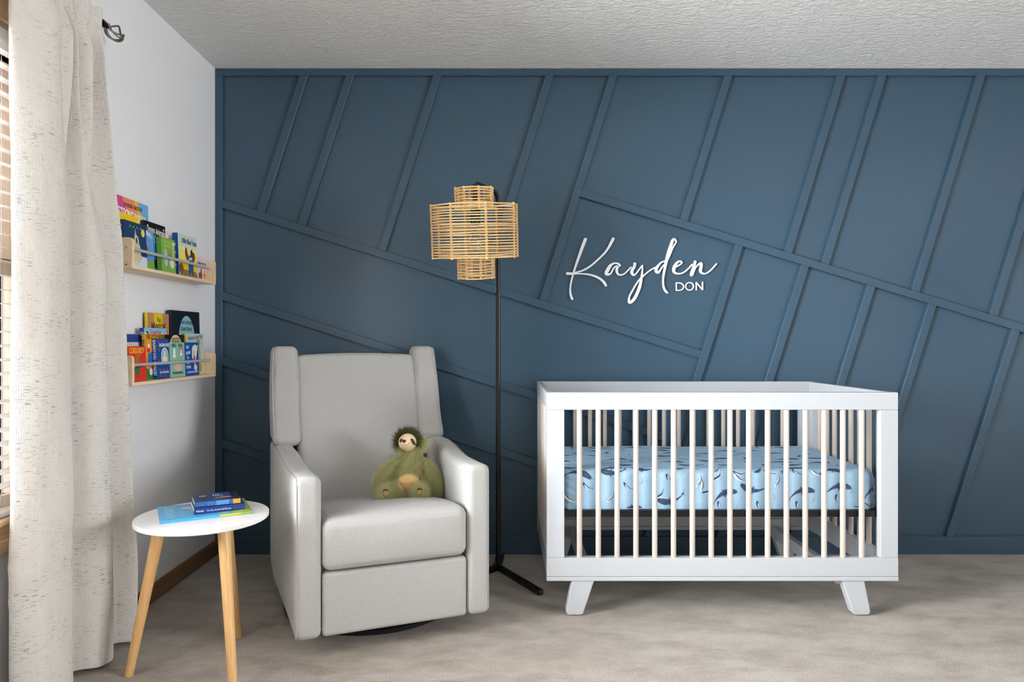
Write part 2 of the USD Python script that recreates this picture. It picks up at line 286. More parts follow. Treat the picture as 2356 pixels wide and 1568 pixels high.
# curtain rod with a wrought cage finial
RX, RZ = LEFT + .082, 2.1515
rod = thing('curtain_rod', 'pewter curtain rod with a wrought cage finial', 'curtain rod', (RX, 2.322, RZ))
obj('rod', cyl((0, -1.72, 0), (0, -.004, 0), .0095), m_darkmetal, rod)
obj('collar', lathe([(0, 0), (.0125, 0), (.013, .004), (.0125, .020), (.0108, .024), (.0075, .027), (.0055, .030), (.0075, .034), (.007, .038), (0, .039)], 32).apply_transform(trimesh.transformations.rotation_matrix(-math.pi / 2, (1, 0, 0))).apply_translation((0, -.008, 0)), m_darkmetal, rod)
for k in range(5):
    a0 = k / 5 * 2 * math.pi + .35; ts = np.linspace(0, 1, 26)
    rr = .0045 + .0225 * np.sin(np.pi * ts) ** .8; aa = a0 + 1.25 * ts
    obj('cage_wire', tube(np.stack([rr * np.cos(aa), .030 + .088 * ts, rr * np.sin(aa)], 1), .0032, 10), m_metal, rod)
tip = trimesh.creation.icosphere(2, .0068); tip.apply_translation((0, .121, 0)); obj('finial_tip', tip, m_metal, rod)
obj('wall_bracket', [cyl((LEFT - RX, -.16, -.0), (0, -.16, -.0), .006), cyl((LEFT - RX, -.16, 0), (LEFT - RX + .006, -.16, 0), .022)], m_darkmetal, rod)

# curtain: plan curves at the heading, mid height and hem, blended
top_k = [(-1.347, 1.892), (-1.340, 1.878), (-1.328, 1.96), (-1.328, 2.045), (-1.345, 2.075), (-1.326, 2.108), (-1.347, 2.122), (-1.328, 2.138), (-1.348, 2.16), (-1.330, 2.188), (-1.326, 2.203), (-1.348, 2.222), (-1.344, 2.236), (-1.327, 2.258), (-1.347, 2.282)]
neck_k = [(-1.39, 1.945), (-1.362, 1.896), (-1.325, 1.96), (-1.323, 2.045), (-1.356, 2.075), (-1.325, 2.113), (-1.388, 2.128), (-1.33, 2.143), (-1.388, 2.165), (-1.332, 2.195), (-1.324, 2.210), (-1.392, 2.23), (-1.380, 2.245), (-1.325, 2.268), (-1.392, 2.295)]
mid_k = [(-1.395, 1.950), (-1.380, 1.922), (-1.338, 1.955), (-1.315, 2.00), (-1.312, 2.06), (-1.325, 2.095), (-1.385, 2.12), (-1.395, 2.155), (-1.335, 2.19), (-1.312, 2.235), (-1.318, 2.268), (-1.385, 2.29), (-1.375, 2.325), (-1.322, 2.375), (-1.39, 2.415)]
bot_k = [(-1.39, 1.95), (-1.372, 1.908), (-1.325, 1.935), (-1.305, 1.98), (-1.298, 2.05), (-1.305, 2.085), (-1.375, 2.12), (-1.385, 2.16), (-1.335, 2.19), (-1.300, 2.23), (-1.292, 2.275), (-1.36, 2.315), (-1.36, 2.35), (-1.297, 2.40), (-1.375, 2.46)]
NU, NV = 300, 130
def dens(k): 
    s = spline(k, NU); return s
ct, cn, cm, cb = dens(top_k), dens(neck_k), dens(mid_k), dens(bot_k)
tv = np.linspace(0, 1, NV); ztop = 2.172; zbot = .016
sm = lambda a, b, x: (lambda q: q * q * (3 - 2 * q))(np.clip((x - a) / (b - a), 0, 1))
P = np.zeros((NV, NU, 3))
for i, t in enumerate(tv):
    h = sm(.022, .075, t); a = sm(.06, .42, t); b = sm(.35, 1.0, t)
    c = ((ct * (1 - h) + cn * h) * (1 - a) + cm * a) * (1 - b) + cb * b
    z = ztop + (zbot - ztop) * t
    P[i, :, 0] = c[:, 0]; P[i, :, 1] = c[:, 1]; P[i, :, 2] = z
uu = np.linspace(0, 1, NU)
wr_ = meshkit.fbm(np.stack(np.broadcast_arrays(P[..., 1] * 5, P[..., 2] * 3.2, uu[None] * 6), -1), 3, 3) - .5
wr2 = np.exp(-((P[..., 2] - .52 - .25 * (uu[None] - .4)) / .012) ** 2) + .8 * np.exp(-((P[..., 2] - .42 - .22 * (uu[None] - .4)) / .014) ** 2) + .7 * np.exp(-((P[..., 2] - .80 - .1 * (uu[None] - .4)) / .012) ** 2)
P[..., 0] += wr_ * .020 * np.clip(tv * 9 - .6, 0, 1)[:, None] - wr2 * .0035
head = np.clip(1 - np.abs(P[..., 2] - 2.128) / .012, 0, 1)      # stitched line under the rod pocket
P[..., 0] -= head * .003
P[-1, :, 2] += .004 * np.sin(uu * 40)
arc = np.r_[0, np.cumsum(np.linalg.norm(np.diff(cm, axis=0), axis=1))]
UV = np.stack(np.broadcast_arrays(arc[None], (ztop - P[..., 2])), -1).reshape(-1, 2)
ii, jj = np.meshgrid(np.arange(NV - 1), np.arange(NU - 1), indexing='ij'); q = (ii * NU + jj).ravel()
fr = np.concatenate([np.stack([q, q + NU, q + NU + 1], 1), np.stack([q, q + NU + 1, q + 1], 1)])
base = trimesh.Trimesh(P.reshape(-1, 3), fr, process=False)
nrm = meshkit.arrays(base, True)[2]
Vb = P.reshape(-1, 3) - nrm * .0022
n0 = NU * NV
rim = np.concatenate([np.arange(NU), np.arange(1, NV) * NU + NU - 1, (NV - 1) * NU + np.arange(NU - 2, -1, -1), np.arange(NV - 2, 0, -1) * NU])
ra, rbb = rim, np.roll(rim, -1)
side = np.concatenate([np.stack([ra, rbb, rbb + n0], 1), np.stack([ra, rbb + n0, ra + n0], 1)])
cur = trimesh.Trimesh(np.vstack([P.reshape(-1, 3), Vb]), np.vstack([fr, fr[:, ::-1] + n0, side]), process=False)
obj('curtain', cur, m_curtain, None, 'cream slub-weave curtain panel with dark flecks hanging at the left', 'curtain', smooth=True, uv=np.vstack([UV, UV]))

# ------------------------------------------------------------------ name sign on the blue wall
sg = thing('wall_sign', 'white cut-out script lettering mounted on the blue wall', 'sign', (0, WALL, 0))
SS = 5.746
def zp(x, y): return np.array(wp(1270 + x / SS, 520 + y / SS))
SW = WALL / F / SS
def stroke(keys, n=90):
    K = spline(keys, n, 2); pts = np.array([zp(x, y) for x, y in K[:, :2]]); r = np.clip(K[:, 2] * .86, 12, 60) * SW / 2
    c = [Point(p).buffer(q, 12) for p, q in zip(pts, r)]
    return unary_union([unary_union([c[i], c[i + 1]]).convex_hull for i in range(n - 1)])
S = {}
S['k'] = [stroke([(438, 178, 46), (395, 290, 44), (345, 430, 38), (300, 560, 30), (270, 660, 26), (245, 770, 22), (238, 850, 26), (248, 920, 32), (265, 962, 34)]),
          stroke([(805, 172, 44), (775, 230, 38), (715, 330, 28), (620, 430, 26), (530, 510, 26), (430, 575, 26), (320, 612, 20), (262, 622, 18)]),
          stroke([(200, 628, 40), (260, 630, 34), (330, 630, 20), (440, 635, 22), (540, 655, 28), (620, 690, 32), (680, 740, 36), (708, 784, 36)])]
S['ayd'] = [stroke([(893, 524, 30), (862, 496, 24), (815, 494, 24), (768, 525, 42), (730, 585, 50), (716, 633, 42), (745, 640, 30), (795, 590, 20), (858, 532, 22)]),
            stroke([(868, 545, 30), (852, 598, 34), (880, 643, 24), (930, 642, 20), (985, 604, 18), (1040, 545, 20)]),
            stroke([(1090, 500, 42), (1070, 560, 42), (1052, 620, 42), (1076, 648, 26), (1112, 622, 20), (1155, 565, 20), (1190, 522, 20)]),
            stroke([(1190, 522, 18), (1190, 600, 22), (1178, 690, 32), (1158, 790, 42), (1110, 915, 44), (1060, 988, 44), (1022, 1008, 42), (1014, 960, 28), (1050, 870, 24), (1110, 765, 22), (1180, 680, 24), (1250, 618, 20), (1320, 568, 20), (1375, 545, 20)]),
            stroke([(1502, 472, 22), (1452, 474, 22), (1402, 520, 34), (1372, 592, 44), (1392, 616, 34), (1432, 572, 24), (1480, 508, 20), (1525, 440, 20)]),
            stroke([(1515, 455, 22), (1565, 350, 22), (1610, 255, 22), (1632, 195, 22), (1612, 176, 30), (1572, 240, 42), (1540, 330, 42), (1512, 440, 42), (1490, 540, 36), (1470, 650, 28), (1464, 750, 24), (1482, 836, 28), (1520, 880, 26)])]
S['en'] = [stroke([(1632, 540, 22), (1685, 512, 20), (1710, 478, 20), (1685, 466, 24), (1640, 494, 36), (1606, 565, 44), (1610, 608, 34), (1655, 630, 24), (1725, 618, 22), (1785, 575, 20), (1845, 512, 24)]),
           stroke([(1886, 472, 36), (1862, 560, 42), (1842, 645, 42), (1868, 596, 26), (1915, 522, 22), (1962, 494, 36), (1962, 556, 40), (1962, 608, 32), (2000, 630, 22), (2060, 610, 20), (2112, 565, 20), (2168, 500, 18)])]
def sign_part(name, polys, d=.011):
    g = unary_union(polys).buffer(.0004).simplify(.00025)
    me = xf(extrude(g, d), RXZ); obj(name, me, m_sign, sg, smooth=30)
m_sign = paint((232, 233, 234), .4)
for k in ('k', 'ayd', 'en'): sign_part('script_letters', S[k])
LW = 13.5 * SW / 2
def ln(*pts): return LineString([zp(*p) for p in pts]).buffer(LW, cap_style='flat', join_style='mitre')
arcD = [(1675 + 62 * math.sin(a), 800 - 49 * math.cos(a)) for a in np.linspace(0, math.pi, 24)]
sign_part('capital_letter', [ln((1641, 751), *arcD, (1641, 849), (1641, 744))], .008)
sign_part('capital_letter', [LineString([zp(1815 + 52 * math.cos(a), 796 + 50 * math.sin(a)) for a in np.linspace(0, 2 * math.pi, 49)]).buffer(LW)], .008)
sign_part('capital_letter', [ln((1903, 848), (1903, 742)), ln((1903, 744), (1987, 842)), ln((1987, 845), (1987, 736))], .008)

# ------------------------------------------------------------------ crib
CX0, CX1, CY0, CY1 = .174, 1.541, 2.654, 3.405
crib = thing('crib', 'white crib with pale wooden spindles standing before the blue wall', 'crib')
zt0, zt1, zb0, zb1 = .803, .871, .138, .2277; PW = .069; TH = .032
obj('top_rail', rb(CX0, CX1, CY0, CY0 + TH, zt0, zt1), m_white, crib); obj('top_rail', rb(CX0, CX1, CY1 - TH, CY1, zt0, zt1), m_white, crib)
obj('top_rail', rb(CX0 + .001, CX0 + .026, CY0 + TH, CY1 - TH, zt0, zt1 - .001), m_white, crib); obj('top_rail', rb(CX1 - .026, CX1 - .001, CY0 + TH, CY1 - TH, zt0, zt1 - .001), m_white, crib)
for x in (CX0, CX1 - PW):
    for y in (CY0, CY1 - TH): obj('corner_post', rb(x + .0005, x + PW - .0005, y + .0005, y + TH - .0005, zb1, zt0, .002), m_white, crib)
for x in (CX0, CX1 - .026):
    for y in (CY0 + TH, CY1 - TH - .04): obj('side_post', rb(x + .001, x + .025, y, y + .04, zb1, zt0, .002), m_white, crib)
for y in (CY0, CY1 - TH):
    obj('bottom_rail', rb(CX0, CX1, y, y + TH, zb0 + .0172, zb1, .002), m_white, crib); obj('bottom_moulding', rb(CX0 - .0005, CX1 + .0005, y - .001, y + TH, zb0, zb0 + .0165, .002), m_white, crib)
for x in (CX0 + .001, CX1 - .026):
    obj('side_bottom_rail', rb(x, x + .025, CY0 + TH, CY1 - TH, zb0 + .002, zb1, .002), m_white, crib)
def dowel(x, y): obj('spindle', cyl((x, y, zb1 - .006), (x, y, zt0 + .006), .0104, n=20), m_ash, crib)
for k in range(16): dowel(.3027 + k * .0735, CY0 + .014)
for k in range(16): dowel(.2897 + k * .0735, CY1 - .016)
for x in (CX0 + .0135, CX1 - .0135):
    for k in range(8): dowel(x, CY0 + .115 + k * .0735)
# mattress support, legs, stretchers
fr0 = .378
obj('mattress_support', [rb(CX0 + .045, CX1 - .045, CY0 + .036, CY0 + .058, fr0, fr0 + .026), rb(CX0 + .045, CX1 - .045, CY1 - .058, CY1 - .036, fr0, fr0 + .026), rb(CX0 + .034, CX0 + .056, CY0 + .05, CY1 - .05, fr0, fr0 + .026), rb(CX1 - .056, CX1 - .034, CY0 + .05, CY1 - .05, fr0, fr0 + .026)] +
    [bx(CX0 + .05, CX1 - .05, y, y + .03, fr0 + .021, fr0 + .025) for y in np.linspace(CY0 + .1, CY1 - .13, 6)], m_black, crib, 'black metal mattress support frame')
def leg(cx, y, s):
    w0, w1, dx, ht = .095, .068, .052 * s, zb0 + .06
    prof = [(cx - s * w0 / 2 - 0, ht), (cx + s * w0 / 2, ht)]
    pl = Polygon([(cx - w0 / 2, ht), (cx + w0 / 2, ht), (cx + dx + w1 / 2, .004), (cx + dx - w1 / 2, .004)]).buffer(-.015).buffer(.015, 8)
    cs = m3.CrossSection([np.array(pl.exterior.coords)[:-1][:: 1 if pl.exterior.is_ccw else -1]])
    body = m3.Manifold.batch_hull([m3.Manifold.extrude(cs.offset(-.003), .042), m3.Manifold.extrude(cs, .036).translate((0, 0, .003))])
    me = xf(body, RXZ); me.apply_translation((0, y + .042, 0)); obj('leg', me, m_white, crib)
YF, YB = CY0 - .008, CY1 - .055
leg(.332, YF + .012, -1); leg(1.352, YF + .012, 1); leg(.332, YB, -1); leg(1.352, YB, 1)
for x in (.345, 1.335): obj('stretcher', rb(x - .016, x + .016, YF + .05, YB + .005, .112, .165), m_white, crib)
obj('bolt_cap', [cyl((1.47, CY1 - TH - .004, .79), (1.47, CY1 - TH + .002, .79), .005), cyl((1.513, CY1 - .085, .79), (1.5155, CY1 - .085, .79), .005)], m_metal, crib)

# mattress with fitted sheet; the print is laid on the cloth's own surface
MX0, MX1, MY0, MY1, MZ0, MZ1 = .222, 1.497, 2.712, 3.345, .404, .560; MR = .034
front_h = MZ1 - MR - MZ0; arc_l = MR * math.pi / 2; top_l = MY1 - MY0 - 2 * MR; TT = front_h * 2 + arc_l * 2 + top_l
def prof(t):
    t = np.asarray(t, float); y = np.zeros_like(t); z = np.zeros_like(t); ny = np.zeros_like(t); nz = np.zeros_like(t)
    a = t < front_h; y[a] = MY0; z[a] = MZ0 + t[a]; ny[a] = -1
    b = (t >= front_h) & (t < front_h + arc_l); th = (t[b] - front_h) / MR; y[b] = MY0 + MR - MR * np.cos(th); z[b] = MZ1 - MR + MR * np.sin(th); ny[b] = -np.cos(th); nz[b] = np.sin(th)
    t2 = front_h + arc_l + top_l
    c = (t >= front_h + arc_l) & (t < t2); y[c] = MY0 + MR + t[c] - front_h - arc_l; z[c] = MZ1; nz[c] = 1
    d = (t >= t2) & (t < t2 + arc_l); th = (t[d] - t2) / MR; y[d] = MY1 - MR + MR * np.sin(th); z[d] = MZ1 - MR + MR * np.cos(th); ny[d] = np.sin(th); nz[d] = np.cos(th)
    e = t >= t2 + arc_l; y[e] = MY1; z[e] = MZ1 - MR - (t[e] - t2 - arc_l); ny[e] = 1
    return y, z, ny, nz
def sheet(x, t, off=0.0):
    x = np.asarray(x, float); y, z, ny, nz = prof(t)
    w = (meshkit.fbm(np.stack([x * 7, t * 9, 0 * x + .5], -1), 3, 5) - .5) * .010
    e = np.minimum(x - MX0, MX1 - x); k = np.clip(1 - e / .05, 0, 1); pull = k ** 2
    pucker = .004 * np.sin((x * .6 + t) * 190 + 3 * np.sin(x * 30)) * np.clip(1 - e / .12, 0, 1) * (t < front_h + .03)
    o = w + off + pucker
    hz = np.sqrt(np.maximum(1 - k ** 2 * .9, 0.0))      # round the mattress ends
    yc, zc = (MY0 + MY1) / 2, (MZ0 + MZ1) / 2
    y = y + ny * o; z = z + nz * o
    zr = np.where(z > zc, 1 - .10 * pull, 1); yr = 1 - .11 * pull
    return np.stack([x, yc + (y - yc) * yr, MZ0 + (z - MZ0) * zr], -1)
nx_, nt_ = 150, 130
gx, gt = np.meshgrid(np.linspace(MX0, MX1, nx_), np.linspace(0, TT, nt_), indexing='ij')
PS = sheet(gx.ravel(), gt.ravel())
ii, jj = np.meshgrid(np.arange(nx_ - 1), np.arange(nt_ - 1), indexing='ij'); q = (ii * nt_ + jj).ravel()
fs = np.concatenate([np.stack([q, q + nt_, q + nt_ + 1], 1), np.stack([q, q + nt_ + 1, q + 1], 1)])
nv = len(PS); endv = [[MX0 + .0, (MY0 + MY1) / 2, (MZ0 + MZ1) / 2], [MX1, (MY0 + MY1) / 2, (MZ0 + MZ1) / 2]]
PS = np.vstack([PS, endv]); jj = np.arange(nt_); jn = (jj + 1) % nt_
fs = np.vstack([fs, np.stack([np.full(nt_, nv), jj, jn], 1), np.stack([np.full(nt_, nv + 1), (nx_ - 1) * nt_ + jn, (nx_ - 1) * nt_ + jj], 1),
                np.stack([np.arange(nx_ - 1) * nt_, np.arange(nx_ - 1) * nt_ + nt_ - 1, (np.arange(nx_ - 1) + 1) * nt_], 1), np.stack([(np.arange(nx_ - 1) + 1) * nt_, np.arange(nx_ - 1) * nt_ + nt_ - 1, (np.arange(nx_ - 1) + 1) * nt_ + nt_ - 1], 1)])
mt = thing('crib_mattress', 'crib mattress in a light blue sheet printed with sharks and whales', 'mattress')
SHEET = (158, 192, 217)
obj('fitted_sheet', trimesh.Trimesh(PS, fs, process=False), bumpy('blue_sheet_cloth', SHEET, .75, 35.0, .003, .5), mt, smooth=50)
def fish(L, curve=.12, fat=.16, fins=True):
    ts = np.linspace(0, 1, 26); x = L * (ts - .5); y = curve * L * (ts - .45) ** 2 * 2
    r = L * fat * .5 * np.where(ts < .25, .55 + .45 * np.sin(ts / .25 * math.pi / 2), np.maximum((1 - (ts - .25) / .75) ** 1.15, .07))
    c = [Point(a, b).buffer(q, 8) for a, b, q in zip(x, y, r)]
    g = [unary_union([c[i], c[i + 1]]).convex_hull for i in range(25)]
    if fins:
        k = 9; px, py = x[k], y[k]
        g.append(Polygon([(px - .04 * L, py), (px + .07 * L, py), (px + .13 * L, py + .2 * L)])); g.append(Polygon([(px - .06 * L, py), (px + .05 * L, py), (px + .10 * L, py - .18 * L)]))
        ex, ey = x[-1], y[-1]; g.append(Polygon([(ex - .05 * L, ey), (ex + .06 * L, ey + .12 * L), (ex + .01 * L, ey)])); g.append(Polygon([(ex - .05 * L, ey), (ex + .08 * L, ey - .06 * L), (ex + .01 * L, ey + .01 * L)]))
    return unary_union(g)
navy, slate, pale, sand = [], [], [], []
def put(lst, g, x, t, rot, flip=1):
    g = affinity.scale(g, flip, 1, origin=(0, 0)); g = affinity.rotate(g, rot, origin=(0, 0)); lst.append(affinity.translate(g, x, t))
def fpos(px, py): p = at(px, py, MY0); return p[0], p[2] - MZ0
whale_px = [(1545, 1153, 10, 1), (1410, 1088, -4, 1), (1662, 1135, 205, 1), (1735, 1128, -8, 1), (1840, 1128, 195, 1), (1925, 1118, 190, 1), (2010, 1125, 200, 1), (1450, 1168, 185, 1), (1330, 1085, 170, 1)]
for px, py, r_, f_ in whale_px:
    x, t = fpos(px, py); put(navy, fish(.100, .36, .25), x, t, r_, f_)
small = [(1443, 1120, -40), (1350, 1120, -35), (1539, 1102, -50), (1629, 1130, 25), (1653, 1096, 40), (1655, 1165, -60), (1745, 1165, -60), (1835, 1165, -60), (1925, 1150, -70), (1995, 1162, -20), (1770, 1088, -30), (1700, 1090, -15), (1835, 1088, -30), (1520, 1138, 40)]
for px, py, r_ in small:
    x, t = fpos(px, py); put(navy, fish(.042, .35, .24), x, t, r_)
    put(pale, fish(.034, .3, .14, False), x + .003, t - .004, r_)
dol = [(1408, 1142, 60), (1610, 1106, 70), (1615, 1112, 95), (1700, 1103, -35), (1790, 1104, 75), (1880, 1092, -30), (1310, 1150, -30), (1975, 1165, 20)]
for px, py, r_ in dol:
    x, t = fpos(px, py); put(pale, fish(.052, .3, .2), x, t, r_); put(slate, fish(.05, .35, .09, False), x + .004, t + .003, r_)
for px, py in ((1477, 1105), (1697, 1160), (1780, 1140), (1872, 1148), (1960, 1125), (1570, 1086), (1573, 1128)):
    x, t = fpos(px, py); put(sand, fish(.035, .5, .12, False), x, t, random.uniform(60, 120))
rr_ = random.Random(5); t = front_h + .045
row = 0
while t < TT - front_h - .03:
    x = MX0 + .05 + (.05 if row % 2 else 0)
    while x < MX1 - .06:
        kx, kt = x + rr_.uniform(-.015, .015), t + rr_.uniform(-.01, .01); q = rr_.random()
        if q < .4: put(navy, fish(.09, .34, .24), kx, kt, rr_.choice([5, 180, -8, 188]) + rr_.uniform(-10, 10))
        elif q < .8: put(navy, fish(.05, .35, .24), kx, kt, rr_.uniform(0, 360))
        else: put(pale, fish(.05, .3, .2), kx, kt, rr_.uniform(0, 360)); put(slate, fish(.045, .35, .1, False), kx, kt, rr_.uniform(0, 360))
        x += .15
    t += .075; row += 1
def decal(name, geoms, m, off, label=None):
    ms = []
    for g in geoms:
        g = g.intersection(sbox(MX0 + .012, .004, MX1 - .012, TT - front_h))
        for p in getattr(g, 'geoms', [g]):
            if p.geom_type != 'Polygon' or p.area < 1e-6: continue
            p = p.simplify(.0004).segmentize(.008); v, f = trimesh.creation.triangulate_polygon(p, engine='earcut'); 
            s = trimesh.Trimesh(np.c_[v, np.zeros(len(v))], f, process=False)
            v2, f2 = trimesh.remesh.subdivide_to_size(s.vertices, s.faces, .008, max_iter=6)
            n = np.cross(v2[f2[:, 1]] - v2[f2[:, 0]], v2[f2[:, 2]] - v2[f2[:, 0]])[:, 2]; f2[n < 0] = f2[n < 0][:, ::-1]
            ms.append(trimesh.Trimesh(sheet(v2[:, 0], v2[:, 1], off), f2, process=False))
    obj(name, ms, m, mt, label, smooth=50, kind='stuff')
decal('printed_pattern', navy, bumpy('navy_print', (44, 58, 88), .8, 160.0, .0005, .3, rgb2=(92, 112, 146), cscale=420.0, lo=.52, hi=.6), .0012, 'navy whales and sharks printed on the sheet')
decal('printed_pattern', pale, paint((226, 230, 232), .8), .0016, 'white dolphins printed on the sheet')
decal('printed_pattern', slate, paint((84, 104, 126), .8), .0020, 'slate grey dolphin backs printed on the sheet')
decal('printed_pattern', sand, paint((176, 178, 168), .8), .0014, 'sandy seaweed printed on the sheet')

# ------------------------------------------------------------------ wing-back recliner, in its own frame: x along the front, y to the back
CH0 = (-.689, 2.2695, 0.0); CROT = 21.5
chair = thing('recliner_chair', 'light grey linen wingback recliner with a plush sloth on its seat', 'armchair', CH0, CROT)
CWD, CDP, CB = .694, .93, .065
def flare(x, y, s):        # the sides open out towards the back
    return x + s * .034 * np.clip(y / .62, 0, 1) ** 1.3
def soft_prism(poly, x0, x1, r, seg=20):   # (depth, height) outline across the width, with rounded edges
    cs = m3.CrossSection([np.array(poly)[:: 1 if Polygon(poly).exterior.is_ccw else -1]]).offset(-r, m3.JoinType.Miter)
    e = m3.Manifold.extrude(cs, x1 - x0 - 2 * r)
    m = e.minkowski_sum(m3.Manifold.sphere(r, seg)).refine_to_length(.035)
    me = tm(m); v = np.array(me.vertices)
    me.vertices = np.stack([x0 + r + v[:, 2], v[:, 0], v[:, 1]], 1); me.faces = me.faces
    me.merge_vertices(); 
    return me
# arms
arm_top = [(-.002, .612), (.14, .606), (.28, .603), (.38, .610), (.48, .622), (.60, .627), (.90, .622)]
arm_poly = [(.925, CB + .01), (.925, .60)] + arm_top[::-1] + [(-.002, CB)]
def build_arm(s):
    x0, x1 = (0, .088) if s < 0 else (CWD - .088, CWD)
    m = soft_prism(arm_poly, x0, x1, .024); v = np.array(m.vertices)
    v[:, 0] = flare(v[:, 0], v[:, 1], s)
    c = (x0 + x1) / 2; k = np.clip((v[:, 2] - .1) / .5, 0, 1)
    v[:, 2] += np.where(v[:, 2] > .5, .006 * (1 - ((v[:, 0] - flare(c, v[:, 1], s)) / .044) ** 2), 0)      # crowned top
    bulge = .007 * np.sin(np.pi * np.clip((v[:, 2] - CB) / .5, 0, 1)) * np.sin(np.pi * np.clip(v[:, 1] / .9, 0, 1)); v[:, 0] += np.where((v[:, 0] - c) * s > 0, s * bulge, 0)
    m.vertices = v
    arm = obj('arm', m, m_linen, chair, smooth=50)
    xo = x0 + .0062 if s < 0 else x1 - .0062
    lp = outline(arm_poly, .024, .0062, 160); k = (xo - c) / .044
    lp3 = np.array([(flare(xo, y, s) + s * .007 * math.sin(math.pi * min(max((z - CB) / .5, 0), 1)) * math.sin(math.pi * min(max(y / .9, 0), 1)), y, z + (.006 * (1 - k * k) if z > .5 else 0)) for y, z in lp])
    obj('piping', tube(lp3, .0024, 6, True), m_linen, arm)
def outline(poly, r, inset, n):      # the seam line round a soft prism
    g = Polygon(poly).buffer(-r, join_style='mitre').buffer(r - inset, 12).exterior
    return np.array([g.interpolate(t, normalized=True).coords[0] for t in np.linspace(0, 1, n, endpoint=False)])
build_arm(-1); build_arm(1)
# wings
wing_poly = [(.655, .618), (.668, .648), (.712, .70), (.748, .76), (.780, .86), (.808, .95), (.838, 1.035), (.852, 1.047), (.938, 1.047), (.938, .618)]
def build_wing(s):
    x0, x1 = (-.032, .082) if s < 0 else (CWD - .082, CWD + .028)
    m = soft_prism(wing_poly, x0, x1, .030); v = np.array(m.vertices); c = (x0 + x1) / 2
    bulge = .006 * np.sin(np.pi * np.clip((v[:, 2] - .62) / .42, 0, 1)); front = v[:, 1] < .66 + (v[:, 2] - .62) * .47
    v[:, 1] -= np.where(front, .008 * (1 - ((v[:, 0] - c) / .06) ** 2), 0); v[:, 0] += np.where(v[:, 0] > c, bulge, -bulge)
    m.vertices = v
    w = obj('wing', m, m_linen, chair, smooth=50)
    xo = x0 + .0085 if s < 0 else x1 - .0085
    lp = outline(wing_poly, .030, .0085, 140); o = 1 if s > 0 else -1
    lp3 = np.array([(xo + o * .006 * math.sin(math.pi * min(max((z - .62) / .42, 0), 1)), y - (.008 * (1 - ((xo - c) / .06) ** 2) if y < .66 + (z - .62) * .47 else 0), z) for y, z in lp])
    obj('piping', tube(lp3, .0026, 6, True), m_linen, w)
build_wing(-1); build_wing(1)
# back cushion
bk = m3.Manifold.batch_hull([m3.Manifold.sphere(.03, 20).translate(p) for x in (.10, CWD - .10) for p in ((x, .60, .30), (x, .865, .975), (x, .905, .975), (x, .905, .30))]).refine_to_length(.03)
bk = tm(bk); v = np.array(bk.vertices); xr = (v[:, 0] - CWD / 2) / (CWD / 2 - .07)
ft = (v[:, 1] < .60 + (v[:, 2] - .3) * .39)
v[:, 2] += np.where(v[:, 2] > .9, .010 * (1 - xr ** 2), 0)
v[:, 1] -= np.where(ft, .020 * np.clip(1 - xr ** 2, 0, 1) * np.sin(np.pi * np.clip((v[:, 2] - .25) / .78, 0, 1)) , 0)
bk.vertices = v; obj('back_cushion', bk, m_linen, chair, smooth=60)
# seat cushion, highest near the front and falling towards the back
sc = m3.Manifold.batch_hull([m3.Manifold.sphere(.034, 24).translate((x, y, z)) for x in (.122, CWD - .122) for y, z in ((.026, .322), (.026, .432), (.60, .322), (.60, .36))]).refine_to_length(.028)
sc = tm(sc); v = np.array(sc.vertices); xr = (v[:, 0] - CWD / 2) / (CWD / 2 - .085)
tk = np.clip((v[:, 2] - .34) / .12, 0, 1); crown = np.interp(v[:, 1], [-.01, .02, .06, .12, .22, .35, .6], [0, .006, .018, .027, .028, .020, .012])
v[:, 2] += tk * crown * (1 - .75 * np.clip(np.abs(xr), 0, 1) ** 2.2)
fk = v[:, 1] < .05; v[:, 1] -= np.where(fk, .012 * (1 - np.clip(xr, -1, 1) ** 2) * np.sin(np.pi * np.clip((v[:, 2] - .285) / .2, 0, 1)), 0)
sc.vertices = v; obj('seat_cushion', sc, m_linen, chair, smooth=60)
fp = rb(.0895, CWD - .0895, .002, .06, CB + .003, .284, .014, 16); obj('front_panel', fp, m_linen, chair)
obj('body', [rb(.075, CWD - .075, .05, .90, CB + .012, .30, .01), rb(.05, CWD - .05, .87, .925, CB + .01, .98, .02, 12)], m_linen, chair)
sb = [lathe([(.27, .012), (.345, .0), (.352, .006), (.352, .018), (.345, .024), (.27, .022), (.27, .012)], 64, (CWD / 2, .46, 0)), cyl((CWD / 2, .46, .01), (CWD / 2, .46, CB + .02), .05)]
sb += [rb(CWD / 2 - .28, CWD / 2 + .28, .44, .48, .006, .022), rb(CWD / 2 - .02, CWD / 2 + .02, .18, .74, .006, .022)]
obj('swivel_base', sb, m_black, chair, 'black round swivel base')

# ------------------------------------------------------------------ floor lamp
LPX, LPY = -.018, 3.2; SX, SY = -.118, 3.0
lamp = thing('floor_lamp', 'black floor lamp with a three-tier woven rattan shade', 'floor lamp', (LPX, LPY, 0))
obj('pole', cyl((0, 0, .02), (0, 0, 1.287), .0112), m_black, lamp); obj('pole_collar', cyl((0, 0, 1.283), (0, 0, 1.297), .0125), m_black, lamp)
dx, dy = SX - LPX, SY - LPY; ll = math.hypot(dx, dy); ux, uy = dx / ll, dy / ll
arc_pts = [(0, 0, 1.29), (0, 0, 1.70)] + [(ux * .05 * (1 - math.cos(a)), uy * .05 * (1 - math.cos(a)), 1.715 + .05 * math.sin(a)) for a in np.linspace(0, math.pi / 2, 10)]
arc_pts += [(ux * (ll - .03), uy * (ll - .03), 1.766)] + [(dx - ux * .03 * (1 - math.sin(a)), dy - uy * .03 * (1 - math.sin(a)), 1.736 + .03 * math.cos(a)) for a in np.linspace(0, math.pi / 2, 8)] + [(dx, dy, 1.66)]
obj('upper_pole', tube(arc_pts, .0092, 14), m_black, lamp)
